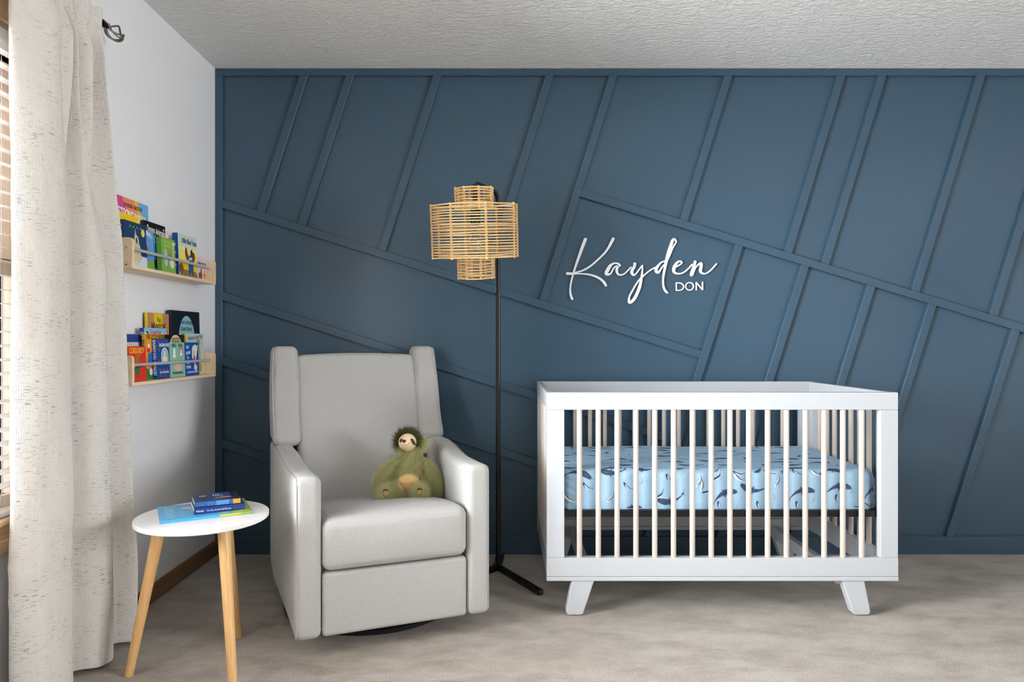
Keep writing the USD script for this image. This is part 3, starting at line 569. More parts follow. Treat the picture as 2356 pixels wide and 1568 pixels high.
def foot(ang, L):
    a = math.radians(ang); pl = LineString([(0, 0), (L * math.cos(a), L * math.sin(a))]).buffer(.0125, cap_style='flat')
    m = rb(-.012, L, -.0125, .0125, .0015, .024, .003); me = xf(m, trimesh.transformations.rotation_matrix(a, (0, 0, 1))); obj('foot', me, m_black, lamp)
foot(-60.8, .375); foot(-131, .375); foot(84, .17)
cordp = spline([(-.012, .0, .06), (-.02, -.015, .03), (-.04, -.03, .012), (-.08, -.02, .006), (-.16, .06, .006), (-.3, .19, .006)], 50); obj('power_cord', tube(cordp, .0028, 8), m_black, lamp)
sh_c = np.array([dx, dy, 1.553])
tilt = trimesh.transformations.rotation_matrix(math.radians(8.5), (1, 0, 0)) @ trimesh.transformations.rotation_matrix(math.radians(-1.3), (0, 1, 0))
place = trimesh.transformations.translation_matrix(sh_c) @ tilt
soc = trimesh.util.concatenate([lathe([(0, .03), (.010, .03), (.019, .015), (.021, .0), (.021, -.055), (.018, -.062), (0, -.062)], 32), cyl((0, 0, .02), (0, 0, .115), .011)])
soc.apply_transform(trimesh.transformations.translation_matrix((dx, dy, 1.645 ))); obj('socket', soc, m_black, lamp)
bulb = lathe([(0, -.118), (.012, -.116), (.024, -.106), (.0305, -.088), (.030, -.07), (.022, -.045), (.014, -.025), (.013, 0), (0, 0)], 32, (dx, dy, 1.585)); obj('bulb', bulb, m_glassbulb, lamp, 'clear glass bulb')
fil = tube([(dx + .008 * math.cos(a), dy + .008 * math.sin(a), 1.53 - .02 * math.sin(2 * a)) for a in np.linspace(0, 2 * math.pi, 24)], .0008, 5, True); obj('filament', fil, m_metal, lamp)
STK = [math.radians(-(29 + 45 * k)) for k in range(8)]
def ring_pts(r, z, seed, n=96, bow=.75):
    a = np.linspace(0, 2 * np.pi, n, endpoint=False); d = np.minimum.reduce([np.abs((a - s + np.pi) % (2 * np.pi) - np.pi) for s in STK])
    rr = r * (math.cos(math.pi / 8) / np.cos(math.pi / 8 - d)) ** bow / (math.cos(math.pi / 8)) ** bow * (math.cos(math.pi / 8)) ** bow
    rr = r * ((math.cos(math.pi / 8) / np.cos(math.pi / 8 - d)) * (1 - bow * 0) ) if False else r * (1 - bow * (1 - math.cos(math.pi / 8) / np.cos(math.pi / 8 - d)))
    R_ = random.Random(seed); p1, p2, p3 = R_.uniform(0, 6), R_.uniform(0, 6), R_.uniform(.0004, .0016)
    return np.stack([rr * np.cos(a), rr * np.sin(a), z + p3 * np.sin(a + p1) + .0007 * np.sin(3 * a + p2)], 1)
tiers = [(.084, .10, .185, 8), (.193, -.113, .112, 20), (.0815, -.204, -.114, 8)]
for ti, (r, z0, z1, n) in enumerate(tiers):
    st = []
    pitch = (z1 - z0) / (n - 1)
    for a in STK:
        zz = np.linspace(z0 - .004, z1 + .004, n * 8)
        for ph in (0, math.pi):
            w = 2 * math.pi * (zz - z0) / (pitch * 2) + ph
            rr = r + .0036 * np.cos(w); ta = .0034 * np.sin(w) / r
            st.append(tube(np.stack([rr * np.cos(a + ta), rr * np.sin(a + ta), zz], 1), .0019, 6))
        for rim_z in (z0, z1): 
            k = trimesh.creation.icosphere(1, .0055); k.apply_translation((r * math.cos(a), r * math.sin(a), rim_z)); st.append(k)
    tier = UsdGeom.Xform.Define(stage, numbered('shade_tier', ppath(lamp))); tag(tier, ['narrow woven top tier', 'wide woven middle tier', 'narrow woven bottom tier'][ti])
    for q_ in range(8):
        sm_ = trimesh.util.concatenate(st[q_ * 4:q_ * 4 + 4]); sm_.apply_transform(place); obj('cane_stake', sm_, m_cane, tier)
    for k in range(n):
        z = z0 + pitch * k
        cm_ = tube(ring_pts(r, z, ti * 50 + k), .0024 if 0 < k < n - 1 else .0030, 6, True); cm_.apply_transform(place); obj('cane_ring', cm_, m_cane, tier)
# three spokes carry each narrow tier against the wide one
spk = [tube([(.084 * math.cos(a), .084 * math.sin(a), z), (.190 * math.cos(a), .190 * math.sin(a), z)], .0022, 6) for a in STK[::2] for z in (.106, -.109)]
spk += [tube([(.0 , .0, .183), (.083 * math.cos(a), .083 * math.sin(a), .183)], .0018, 6) for a in STK[::2]]
sp_ = trimesh.util.concatenate(spk); sp_.apply_transform(place); obj('shade_spider', sp_, m_cane, lamp)

# ------------------------------------------------------------------ side table
TX, TY = -.985, 2.25; TR, TH_ = .206, .5
tb = thing('side_table', 'round white side table on three beech legs by the curtain', 'side table', (TX, TY, 0))
obj('tabletop', lathe([(0, TH_ - .0165), (TR - .003, TH_ - .0165), (TR, TH_ - .0135), (TR, TH_ - .002), (TR - .002, TH_), (0, TH_)], 128), paint((240, 240, 240), .3), tb)
for (bx_, by_), (tx_, ty_) in zip(((-1.194, 2.185), (-.819, 2.082), (-.955, 2.470)), ((-1.105, 2.21), (-.885, 2.17), (-.955, 2.36))):
    obj('leg', cyl((bx_ - TX, by_ - TY, 0.0), (tx_ - TX, ty_ - TY, TH_ - .0165), .0132, .0195, 32), m_beech, tb)
obj('apron', lathe([(0, TH_ - .0285), (.125, TH_ - .0285), (.128, TH_ - .0255), (.128, TH_ - .0165), (0, TH_ - .0165)], 64), paint((240, 240, 240), .3), tb)

# ------------------------------------------------------------------ books: local x along the cover, z up, cover facing -y
def text(s, h, fit=None, bold=True, shear=0.0):
    t = meshkit.text_mesh(s, h, .00035, bold); v = np.array(t.vertices)
    if fit: v[:, 0] *= fit / (v[:, 0].max() - v[:, 0].min()) 
    v[:, 0] -= (v[:, 0].max() + v[:, 0].min()) / 2; v[:, 0] += shear * v[:, 1]; t.vertices = v
    return t
def face(mesh, x, z, y, rot=0.0):        # flat mesh in xy -> on the cover (facing -y)
    m = mesh.copy()
    if rot: m.apply_transform(trimesh.transformations.rotation_matrix(math.radians(rot), (0, 0, 1)))
    v = np.array(m.vertices); m.vertices = np.stack([v[:, 0] + x, y - v[:, 2], v[:, 1] + z], 1); return m
def flat(poly, x=0, z=0, y=0, d=.0003):
    return face(extrude(poly, d), x, z, y)
def ell(cx, cy, rx, ry, rot=0): return affinity.rotate(affinity.translate(affinity.scale(Point(0, 0).buffer(1, 14), rx, ry), cx, cy), rot)
def book(name, label, loc, w, h, t, cover, spine=None, art=(), words=(), spine_words=(), rotz=90.0, lean=0.0, board=False, cover_poly=None, group=None, flatlay=None, edge=None):
    """art: (part name, polygon on the cover from its lower left corner, colour); words: (string, x, z, height, width, colour, tilt)"""
    b = thing(name, label, 'book', loc, rotz, -lean, group=group)
    if flatlay: pass
    mc = paint(cover, .32)
    k = .0022 if not board else .0016
    if cover_poly is not None:
        obj('cover', xf(extrude(cover_poly, t), M44([[1, 0, 0, 0], [0, 0, -1, 0], [0, 1, 0, 0], [0, 0, 0, 1]])), mc, b, smooth=20)
    else:
        obj('cover', [rb(0, w, -t, -t + k, 0, h, .0007, 6), rb(0, w, -k, 0, 0, h, .0007, 6)], mc, b)
        obj('spine', rb(-.0006, .0026, -t, 0, 0, h, .0009, 6), paint(spine or cover, .32), b)
        e = .003 if not board else .0006
        obj('page_block', bx(.002, w - e, -t + k * .9, -k * .9, e, h - e), m_page, b, smooth=False)
    clipb = sbox(.0008, .0008, w - .0008, h - .0008)
    lay = 0
    for nm, g, c in art:
        lay += 1; g = g.intersection(clipb)
        if cover_poly is not None: g = g.intersection(cover_poly.buffer(-.0008))
        if g.is_empty: continue
        obj(nm, flat(g, y=-t - .00008 * lay, d=.0002), paint(c, .32), b, smooth=False)
    y = -t - .00008 * (lay + 1)
    for s, x, z, hh, ww, c, r in words:
        obj('title_lettering', face(text(s, hh, ww), x, z, y, r), paint(c, .35), b, smooth=False)
    for s, z, hh, ww, c in spine_words:     # runs down the spine, which faces -x
        m = text(s, hh, ww); v = np.array(m.vertices); hm = (v[:, 1].max() + v[:, 1].min()) / 2
        m.vertices = np.stack([-.0006 - v[:, 2], -t / 2 - (v[:, 1] - hm) * 1.0, z - v[:, 0]], 1)
        m.faces = m.faces; obj('spine_lettering', m, paint(c, .35), b, smooth=False)
    return b
# picture ledge shelves, in a frame whose x runs along the wall and whose front faces -y (turned 90 degrees to face the room)
SHL, SHD = .722, .106; SY0, SY1 = 2.466, 3.188
def ledge(z0, label):
    s = thing('book_ledge', label, 'shelf', (LEFT, SY0, z0), 90)
    obj('base_board', rb(.015, SHL - .015, -SHD + .002, 0, 0, .0125, .0012), m_pine, s)
    obj('back_board', rb(.015, SHL - .015, -.012, 0, .0125, .05, .0012), m_pine, s)
    for x in (0, SHL - .0155):
        pl = Polygon([(-SHD, 0), (0, 0), (0, .1105), (-SHD, .1105)])
        pl = Polygon([(-SHD, 0), (0, 0), (0, .111)] + [(-SHD + .012 - .012 * math.sin(a), .099 + .012 * math.cos(a)) for a in np.linspace(0, math.pi / 2, 8)])
        me = xf(extrude(pl, .0155), M44([[0, 0, 1, x], [1, 0, 0, 0], [0, 1, 0, 0], [0, 0, 0, 1]])); obj('end_panel', me, m_pine, s, smooth=30)
    obj('rail', cyl((-.0012, -SHD + .021, .0755), (SHL + .0012, -SHD + .021, .0755), .0058, n=20), m_white, s, 'white dowel rail')
    obj('screw', [cyl((-.0008, -SHD + .021, .012), (.002, -SHD + .021, .012), .0028, n=16), cyl((-.0008, -.02, .012), (.002, -.02, .012), .0028, n=16)], m_metal, s)
    return s
ZU, ZL = 1.334, .9065
ledge(ZU, 'pale pine book ledge, the upper of the two on the white wall'); ledge(ZL, 'pale pine book ledge, the lower of the two on the white wall')
U, L = ZU + .0127, ZL + .0127
def on(xf_, y, z): return (xf_, y, z)      # back-cover foot of a book: distance from the wall plane in xf_
GU, GL = 'picture books on the upper ledge', 'picture books on the lower ledge'
def lean_for(gap, h): return math.degrees(math.asin(min(.6, gap / h)))
WX = LEFT + .0125
# ---- upper ledge
book('picture_book', 'tall pink, yellow and purple picture book at the back of the upper ledge', (WX + .004, 2.497, U), .242, .265, .010, (240, 190, 60), (150, 70, 140), lean=.9, group=GU,
     art=[('cover_patch', Polygon([(0, .27), (0, .13), (.06, .10), (.13, .27)]), (206, 78, 146)), ('cover_patch', Polygon([(.05, .27), (.13, .27), (.17, .20), (.10, .18)]), (238, 142, 96)), ('cover_patch', Polygon([(.14, .14), (.25, .2), (.25, 0), (.12, 0)]), (130, 104, 178)), ('cover_patch', Polygon([(.17, .27), (.25, .27), (.25, .16), (.165, .245)]), (120, 178, 226)), ('cover_patch', Polygon([(.0, .13), (.0, .0), (.09, 0), (.05, .10)]), (246, 206, 72))],
     words=[('ROBIN ARZON', .130, .231, .014, .125, (60, 36, 80), 0), ('STRONG MAMA', .122, .184, .034, .20, (250, 250, 246), -3)])
book('picture_book', 'bright yellow picture book at the near end of the upper ledge', (WX + .017, 2.485, U), .156, .200, .009, (248, 208, 20), lean=1.5, group=GU,
     art=[('cover_patch', Polygon([(0, 0), (.16, 0), (.16, .06), (.08, .075), (0, .05)]), (112, 128, 40))], words=[('GOOD NIGHT', .06, .150, .016, .085, (150, 96, 30), 0)])
book('picture_book', 'navy night-sky picture book with a pale moon on the upper ledge', (WX + .040, 2.4865, U), .152, .167, .020, (30, 66, 104), (38, 62, 92), lean=2.5, group=GU,
     art=[('cover_patch', sbox(0, 0, .152, .045), (150, 190, 224)), ('cover_patch', Polygon([(0, .0), (.0, .05), (.05, .035), (.1, .045), (.152, .04), (.152, 0)]), (206, 224, 240)), ('moon', ell(.128, .135, .013, .015), (236, 218, 110)),
          ('animal', unary_union([ell(.078, .062, .03, .036), ell(.08, .097, .016, .024), Polygon([(.066, .11), (.074, .145), (.08, .112)]), ell(.06, .04, .017, .02), ell(.094, .04, .017, .02), sbox(.066, .008, .073, .04), sbox(.082, .008, .089, .04)]), (214, 198, 152)), ('animal_face', ell(.08, .10, .006, .012), (86, 74, 92))],
     words=[('. * . * . * . * .', .075, .142, .010, .10, (214, 190, 96), 0), ('.. . .. .', .11, .012, .007, .05, (240, 246, 250), 0)], spine_words=[('. .. .', .12, .008, .06, (200, 210, 220))])
book('picture_book', 'black board book with ornate white title lettering on the upper ledge', (WX + .022, 2.672, U), .168, .198, .012, (24, 22, 30), lean=1.6, board=True, group=GU, words=[('Dream Animals', .092, .155, .024, .145, (236, 230, 216), -2), ('.      .', .09, .18, .02, .14, (240, 238, 230), 0)])
book('picture_book', 'sky blue picture book with a robin-like bird, half hidden on the upper ledge', (WX + .042, 2.641, U), .073, .155, .007, (112, 156, 214), lean=2.2, group=GU,
     art=[('grass', sbox(.0, 0, .10, .036), (120, 180, 40)), ('bird', unary_union([ell(.016, .082, .009, .015), ell(.014, .055, .007, .022)]), (170, 64, 30)), ('bird_breast', ell(.016, .068, .007, .008), (240, 236, 226))], words=[('SMALL', .034, .133, .018, .058, (232, 236, 244), -12)])
book('picture_book', 'bright blue picture book wedged behind the green one on the upper ledge', (WX + .0352, 2.66, U), .094, .150, .0055, (28, 132, 196), lean=2.0, group=GU, art=[('cover_patch', sbox(.066, .018, .094, .05), (30, 44, 70))], words=[('S', .078, .118, .022, .012, (140, 206, 236), 0)])
book('picture_book', 'lime green board book with pale dancing dinosaurs on the upper ledge', (WX + .046, 2.741, U), .116, .143, .020, (132, 180, 70), (120, 166, 62), lean=2.4, board=True, group=GU,
     art=[('dinosaur', unary_union([ell(.034, .077, .012, .021), ell(.036, .048, .014, .02), sbox(.03, .028, .036, .04)]), (176, 196, 224)), ('dinosaur', unary_union([ell(.072, .068, .014, .017), sbox(.068, .074, .073, .102), ell(.0705, .102, .004, .006)]), (196, 112, 96)), ('dinosaur', unary_union([sbox(.094, .05, .099, .125), ell(.1, .124, .008, .008), ell(.084, .044, .019, .019), sbox(.074, .022, .08, .04), sbox(.088, .022, .094, .04)]), (238, 226, 214))],
     words=[('DINOSAUR', .052, .121, .013, .07, (176, 212, 112), 0), ('DANCE!', .05, .105, .013, .055, (176, 212, 112), 0), ('. . . . . .', .056, .010, .012, .08, (196, 222, 140), 0)], spine_words=[('. . . . . . . .', .075, .010, .10, (168, 206, 104))])
book('picture_book', 'thin white and pink picture book standing behind others on the upper ledge', (WX + .010, 2.80, U), .105, .176, .006, (232, 230, 228), lean=1.2, group=GU, art=[('cover_patch', sbox(.092, 0, .105, .16), (206, 140, 124))])
book('picture_book', 'yellow picture book with a blue truck and blue spine on the upper ledge', (WX + .038, 2.893, U), .176, .183, .024, (244, 226, 120), (20, 82, 160), lean=2.3, group=GU,
     art=[('sky', sbox(0, .128, .192, .183), (206, 222, 204)), ('sky', sbox(0, .112, .192, .131), (236, 232, 170)), ('field', Polygon([(0, 0), (0, .055), (.192, .058), (.192, 0)]), (240, 204, 22)), ('road', Polygon([(0, 0), (.03, .032), (.16, .030), (.192, 0)]), (142, 118, 78)), ('hay', ell(.02, .034, .022, .022), (134, 86, 32)),
          ('horse', unary_union([ell(.072, .108, .010, .022), ell(.082, .088, .012, .014), ell(.138, .096, .017, .02), ell(.132, .074, .012, .014)]), (128, 62, 30)), ('crow', unary_union([ell(.12, .112, .006, .012), ell(.128, .118, .003, .010)]), (30, 30, 34)), ('truck', unary_union([sbox(.09, .022, .136, .07), ell(.113, .085, .018, .016)]), (34, 88, 156)), ('wheel', sbox(.094, .01, .1, .022), (62, 58, 44)), ('wheel', sbox(.126, .01, .132, .022), (62, 58, 44)), ('windscreen', sbox(.1, .078, .126, .09), (206, 214, 200))],
     words=[('Little Blue Truck', .104, .146, .020, .142, (40, 88, 130), -1)], spine_words=[('. .  .', .09, .012, .10, (220, 230, 240))])
book('picture_book', 'small pink board book at the far end of the upper ledge', (WX + .046, 3.071, U), .099, .106, .014, (224, 206, 216), lean=2.5, board=True, group=GU,
     art=[('animal', unary_union([ell(.04, .024, .012, .018), ell(.022, .02, .008, .016), ell(.042, .046, .006, .007)]), (112, 76, 72)), ('animal', unary_union([ell(.076, .024, .012, .018), ell(.08, .044, .007, .008)]), (238, 150, 30)), ('cover_patch', sbox(.068, .024, .086, .031), (206, 44, 36)), ('animal', ell(.096, .016, .006, .014), (206, 212, 110))],
     words=[('OPPOSITES', .050, .068, .013, .090, (70, 50, 72), 0), ('. ..  . .', .05, .086, .007, .06, (196, 90, 130), 0)])
# ---- lower ledge
book('picture_book', 'navy-topped white picture book behind the red one on the lower ledge', (WX + .006, 2.485, L), .190, .178, .010, (214, 210, 210), lean=1.2, group=GL, art=[('cover_patch', sbox(0, .147, .19, .178), (44, 64, 140))])
book('picture_book', 'tall copper and yellow picture book at the back of the lower ledge', (WX + .003, 2.733, L), .178, .266, .011, (196, 138, 92), (236, 206, 30), lean=1.0, group=GL, art=[('cover_patch', Polygon([(.05, .27), (.125, .27), (.118, .18), (.055, .18)]), (228, 202, 20))],
     words=[('The', .09, .230, .016, .032, (60, 36, 30), 0), ('Magical', .09, .199, .028, .115, (66, 32, 56), 0)], spine_words=[('. . . . .', .17, .007, .12, (120, 80, 30))])
book('picture_book', 'pale blue picture book with pink script title on the lower ledge', (WX + .0165, 2.672, L), .180, .203, .017, (142, 194, 226), (34, 58, 140), lean=1.6, group=GL, art=[('bird', ell(.022, .182, .012, .008), (40, 60, 90)), ('cloud', ell(.14, .175, .014, .010), (226, 236, 242)), ('cloud', ell(.012, .176, .014, .01), (226, 236, 242))], words=[('I Love You', .09, .176, .020, .085, (206, 84, 130), 0)], spine_words=[('II', .18, .010, .016, (230, 234, 240))])
book('picture_book', 'orange picture book with a blue toy train on the lower ledge', (WX + .0355, 2.653, L), .158, .180, .011, (226, 154, 40), (228, 162, 36), lean=2.0, group=GL,
     art=[('hill', Polygon([(0, 0), (.165, 0), (.165, .05), (.06, .035), (0, .045)]), (56, 128, 60)), ('train', Polygon([(.02, .05), (.02, .10), (.09, .118), (.09, .06)]), (34, 110, 182)), ('train', unary_union([ell(.026, .116, .012, .012), ell(.05, .05, .010, .010)]), (210, 52, 40)), ('train', unary_union([ell(.028, .132, .009, .009), ell(.04, .03, .012, .014)]), (228, 226, 220))],
     words=[('THE LITTLE ENGINE', .085, .160, .016, .145, (92, 74, 22), 0), ('THAT', .072, .135, .016, .04, (92, 70, 24), 0)], spine_words=[('ENGINE', .12, .009, .07, (60, 70, 60))])
book('picture_book', 'black board book with a cream arched sign on the lower ledge', (WX + .031, 2.817, L), .205, .178, .009, (20, 18, 22), lean=1.6, board=True, group=GL, art=[('arched_sign', unary_union([sbox(.043, .0, .155, .122), ell(.099, .122, .056, .056)]), (226, 204, 166))], words=[('GOOD', .099, .145, .020, .072, (28, 24, 22), 0)])
book('picture_book', 'large black felt quiet book with a light blue oval on the lower ledge', (WX + .006, 2.915, L), .253, .284, .016, (20, 24, 36), lean=1.6, rotz=87.5, group=GL, art=[('oval_patch', unary_union([sbox(.062, .05, .206, .14), ell(.134, .146, .072, .117)]), (142, 190, 204))], words=[('Farm Animals', .134, .226, .018, .105, (40, 52, 60), 0), ('Quiet Book', .130, .197, .018, .098, (40, 52, 60), 0)])
book('picture_book', 'grey-green picture book with a brown bear and yellow spine on the lower ledge', (WX + .038, 2.999, L), .168, .185, .012, (188, 208, 206), (240, 214, 40), lean=2.3, group=GL, art=[('grass', sbox(0, 0, .168, .06), (196, 208, 146)), ('bear', unary_union([ell(.108, .09, .022, .055), ell(.115, .142, .017, .014), ell(.092, .03, .02, .022), ell(.128, .03, .016, .02), ell(.102, .155, .005, .006), ell(.127, .155, .005, .006)]), (178, 140, 88)), ('bear', unary_union([ell(.108, .09, .012, .035), ell(.094, .024, .009, .011)]), (224, 196, 146))], words=[('Mommy Loves You!', .088, .160, .017, .140, (112, 118, 124), 4)])
book('picture_book', 'red board book with yellow title lettering on the lower ledge', (WX + .050, 2.484, L), .138, .131, .016, (222, 52, 38), lean=2.5, board=True, group=GL, art=[('stuffed_animal', unary_union([ell(.078, .083, .013, .019), ell(.072, .056, .017, .022), ell(.093, .098, .006, .007)]), (168, 112, 40)), ('overalls', unary_union([ell(.072, .040, .016, .016), sbox(.062, .022, .070, .034), sbox(.075, .022, .083, .034)]), (44, 122, 62)), ('branch', Polygon([(.04, .048), (.04, .044), (.12, .055), (.12, .058)]), (70, 34, 60))], words=[('CORDUROY', .075, .105, .020, .105, (248, 196, 40), 0), ('. . .', .09, .016, .009, .05, (90, 24, 24), 0)])
book('picture_book', 'blue board book with farm animals in a white arch on the lower ledge', (WX + .048, 2.7055, L), .101, .160, .018, (28, 82, 158), (24, 72, 146), lean=2.3, board=True, group=GL, art=[('white_arch', unary_union([sbox(.034, .06, .092, .09), ell(.063, .09, .029, .034)]), (240, 242, 240)), ('arch_scene', unary_union([sbox(.038, .062, .088, .09), ell(.063, .09, .025, .029)]), (150, 186, 150)), ('animal', unary_union([ell(.055, .078, .009, .014), ell(.072, .076, .009, .013), ell(.063, .1, .008, .012)]), (238, 236, 230)), ('star', unary_union([ell(x, z, .004, .005) for x, z in ((.018, .148), (.045, .142), (.08, .148), (.02, .115), (.012, .07), (.02, .035), (.05, .035), (.08, .036), (.025, .01), (.06, .01), (.095, .012))]), (210, 60, 76))], words=[('BARNYARD', .062, .128, .013, .085, (226, 234, 244), 0), ('by Sandra', .055, .022, .009, .07, (226, 234, 244), 0)], spine_words=[('BARNYARD DANCE!', .085, .011, .14, (236, 240, 246))])
book('picture_book', 'mint green board book with a cow and a lamb on the lower ledge', (WX + .050, 2.808, L), .130, .145, .018, (144, 196, 172), (136, 186, 164), lean=2.5, board=True, group=GL, art=[('pink_square', sbox(.082, .092, .115, .124), (212, 118, 152)), ('cow', unary_union([ell(.038, .105, .010, .017), ell(.038, .088, .014, .009)]), (244, 244, 240)), ('lamb', unary_union([ell(.098, .105, .007, .010), ell(.098, .095, .012, .007)]), (246, 246, 242)), ('pig', ell(.068, .040, .036, .014), (236, 180, 180))], words=[('MOO', .038, .126, .014, .035, (48, 104, 96), 0), ('BAA', .096, .126, .014, .034, (48, 104, 96), 0), ('LA LA LA', .066, .068, .014, .07, (190, 200, 96), 0), ('by Sandra Boynton', .062, .014, .009, .09, (40, 84, 80), 0)], spine_words=[('MOO, BAA', .07, .010, .09, (70, 120, 110))])
book('picture_book', 'blue board book with white hand lettering at the front of the lower ledge', (WX + .052, 2.946, L), .132, .145, .014, (22, 86, 168), lean=2.5, board=True, group=GL, art=[('splash', unary_union([ell(.085, .105, .018, .026), ell(.1, .12, .012, .016), ell(.076, .09, .01, .02)]), (236, 234, 226)), ('yellow_dot', ell(.084, .1, .007, .010), (236, 196, 70)), ('red_stripe', Polygon([(.07, .05), (.078, .05), (.092, .09), (.084, .092)]), (206, 58, 50)), ('white_stripe', Polygon([(.078, .03), (.086, .03), (.126, .13), (.116, .132)]), (240, 240, 238)), ('white_patch', ell(.096, .034, .016, .014), (214, 220, 228))], words=[('THE', .024, .118, .012, .026, (240, 244, 248), 8), ('GOING', .03, .094, .012, .042, (240, 244, 248), 6), ('TO', .024, .072, .012, .018, (240, 244, 248), 0), ('BED', .027, .052, .012, .03, (240, 244, 248), 0), ('BOOK', .03, .032, .012, .042, (240, 244, 248), 0), ('by Sandra Boynton', .066, .012, .008, .10, (220, 230, 242), 0)])

# ---- books lying on the side table: local x along the spine (spine faces -y), y to the fore edge, z up
def lying_book(name, label, FL, rot, w, d, t, z, cover, spine, art, words, spine_words, patch=()):
    b = thing(name, label, 'book', (FL[0], FL[1], z), rot)
    mc = paint(cover, .3); k = .0012
    obj('cover', [rb(0, w, 0, d, t - k, t, .0005, 6), rb(0, w, 0, d, 0, k, .0005, 6)], mc, b)
    obj('spine', rb(0, w, -.0008, .0018, 0, t, .0006, 6), paint(spine, .3), b)
    obj('page_block', bx(.0012, w - .0012, .0015, d - .0015, k * .95, t - k * .95), m_page, b, smooth=False)
    lay = 0
    for nm, g, c in art:
        lay += 1; m = extrude(g.intersection(sbox(.001, .0005, w - .001, d - .001)), .0002); m.apply_translation((0, 0, t - .0001 + .00008 * lay)); obj(nm, m, paint(c, .3), b, smooth=False)
    for s, x, y, hh, ww, c in words:       # reads from the spine to the fore edge, head of the letters towards -x
        m = text(s, hh, ww); m.apply_transform(trimesh.transformations.rotation_matrix(math.pi / 2, (0, 0, 1))); m.apply_translation((x, y, t + .00008 * (lay + 1))); obj('title_lettering', m, paint(c, .3), b, smooth=False)
    for x0, x1, z0, z1, c in patch: obj('spine_patch', bx(x0, x1, -.0011, 0, z0, z1), paint(c, .3), b, smooth=False)
    for s, x, zz, hh, ww, c in spine_words: obj('spine_lettering', face(text(s, hh, ww), x, zz, -.0010), paint(c, .3), b, smooth=False)
    return b
TG = 'books stacked on the side table'
b = lying_book('picture_book', 'wide light blue picture book lying lowest on the white side table', (-1.0675, 2.1288), 28.3, .276, .212, .008, TH_ + .0004, (84, 172, 222), (70, 172, 228),
    [('cover_patch', Polygon([(.17, 0), (.28, 0), (.28, .22), (.2, .22)]), (126, 186, 190)), ('cover_patch', Polygon([(.215, 0), (.28, 0), (.28, .22), (.235, .22)]), (170, 190, 70)), ('cover_patch', unary_union([ell(.085, .15, .02, .012, 20), ell(.1, .135, .012, .014)]), (214, 190, 196))],
    [("KAYDEN'S", .046, .108, .026, .155, (150, 200, 226)), ('. . . . . .', .072, .105, .012, .12, (150, 200, 226))],
    [('. .  . .', .03, .003, .003, .03, (226, 240, 248)), ('. . . .  . . . . . .', .125, .003, .003, .06, (226, 240, 248))], [(.175, .24, .001, .0075, (206, 200, 40)), (.24, .274, .001, .0075, (150, 170, 60))]); tag(b, group=TG)
b = lying_book('paperback_book', 'dark blue paperback in the middle of the stack on the side table', (-.9965, 2.2089), 28.4, .156, .148, .018, TH_ + .0094, (30, 58, 122), (30, 60, 134), [], [], [('Princess', .018, .006, .006, .022, (232, 236, 246)), ('You Are, my love will find you', .075, .006, .005, .075, (220, 226, 244)), ('. . . . . .', .138, .007, .003, .03, (220, 226, 244))]); tag(b, group=TG)
b = lying_book('paperback_book', 'blue night-scene paperback with an orange spine patch, topmost on the side table', (-1.0005, 2.222), 28.0, .141, .122, .0165, TH_ + .0284, (38, 72, 128), (48, 98, 172),
    [('cover_patch', Polygon([(.0, 0), (.03, 0), (.045, .06), (.03, .122), (0, .122)]), (32, 40, 76)), ('cover_patch', Polygon([(.105, 0), (.141, 0), (.141, .122), (.115, .122), (.12, .06)]), (34, 36, 56)), ('cover_patch', ell(.03, .085, .012, .014), (150, 150, 150)), ('cover_patch', Polygon([(.06, .03), (.115, .035), (.125, .02), (.108, .05), (.09, .055), (.07, .042)]), (206, 134, 46)), ('cover_patch', unary_union([sbox(.062, .07, .066, .1), sbox(.070, .065, .074, .1), sbox(.078, .07, .082, .1), sbox(.086, .07, .094, .078)]), (206, 218, 230))],
    [], [('. .  . .', .018, .007, .004, .018, (226, 236, 246)), ('. . . .', .052, .009, .006, .026, (240, 244, 250)), ('. . .', .052, .004, .004, .024, (240, 244, 250))], [(.066, .105, .001, .0155, (92, 148, 208)), (.117, .1405, .0008, .0157, (248, 166, 26))]); tag(b, group=TG)

# ------------------------------------------------------------------ plush sloth
m_fur = mat('sage_fur', {'h': ('hair_info', {}), 'r': ('rgb_ramp', {'ramp': [(0, lin((214, 212, 166))), (.35, lin((240, 238, 202))), (1, lin((255, 254, 240)))]}), 'p': ('diffuse_bsdf', {}), 't': ('translucent_bsdf', {}), 'x': ('mix_closure', {'fac': .45})}, [('h.intercept', 'r.fac'), ('r.color', 'p.color'), ('r.color', 't.color'), ('p.BSDF', 'x.closure1'), ('t.BSDF', 'x.closure2')], surface='x.closure')
m_furdark = mat('dark_fur', {'h': ('hair_info', {}), 'r': ('rgb_ramp', {'ramp': [(0, lin((98, 100, 66))), (.5, lin((128, 132, 92))), (1, lin((214, 220, 178)))]}), 'p': ('diffuse_bsdf', {}), 't': ('translucent_bsdf', {}), 'x': ('mix_closure', {'fac': .4})}, [('h.intercept', 'r.fac'), ('r.color', 'p.color'), ('r.color', 't.color'), ('p.BSDF', 'x.closure1'), ('t.BSDF', 'x.closure2')], surface='x.closure')
m_furbase = paint((190, 190, 146), .9); m_face = paint((226, 196, 160), .8); m_brown = paint((74, 38, 30), .35)
SLP = (-.386, 2.815, .432)
sl = thing('plush_sloth', 'sage green plush sloth with a beige face sitting on the grey armchair', 'stuffed toy', SLP, 8.0)
def chain(*j):
    S_ = [m3.Manifold.sphere(r, 20).translate(p) for p, r in j]
    return [S_[i] + S_[i + 1] if False else m3.Manifold.batch_hull([S_[i], S_[i + 1]]) for i in range(len(j) - 1)]
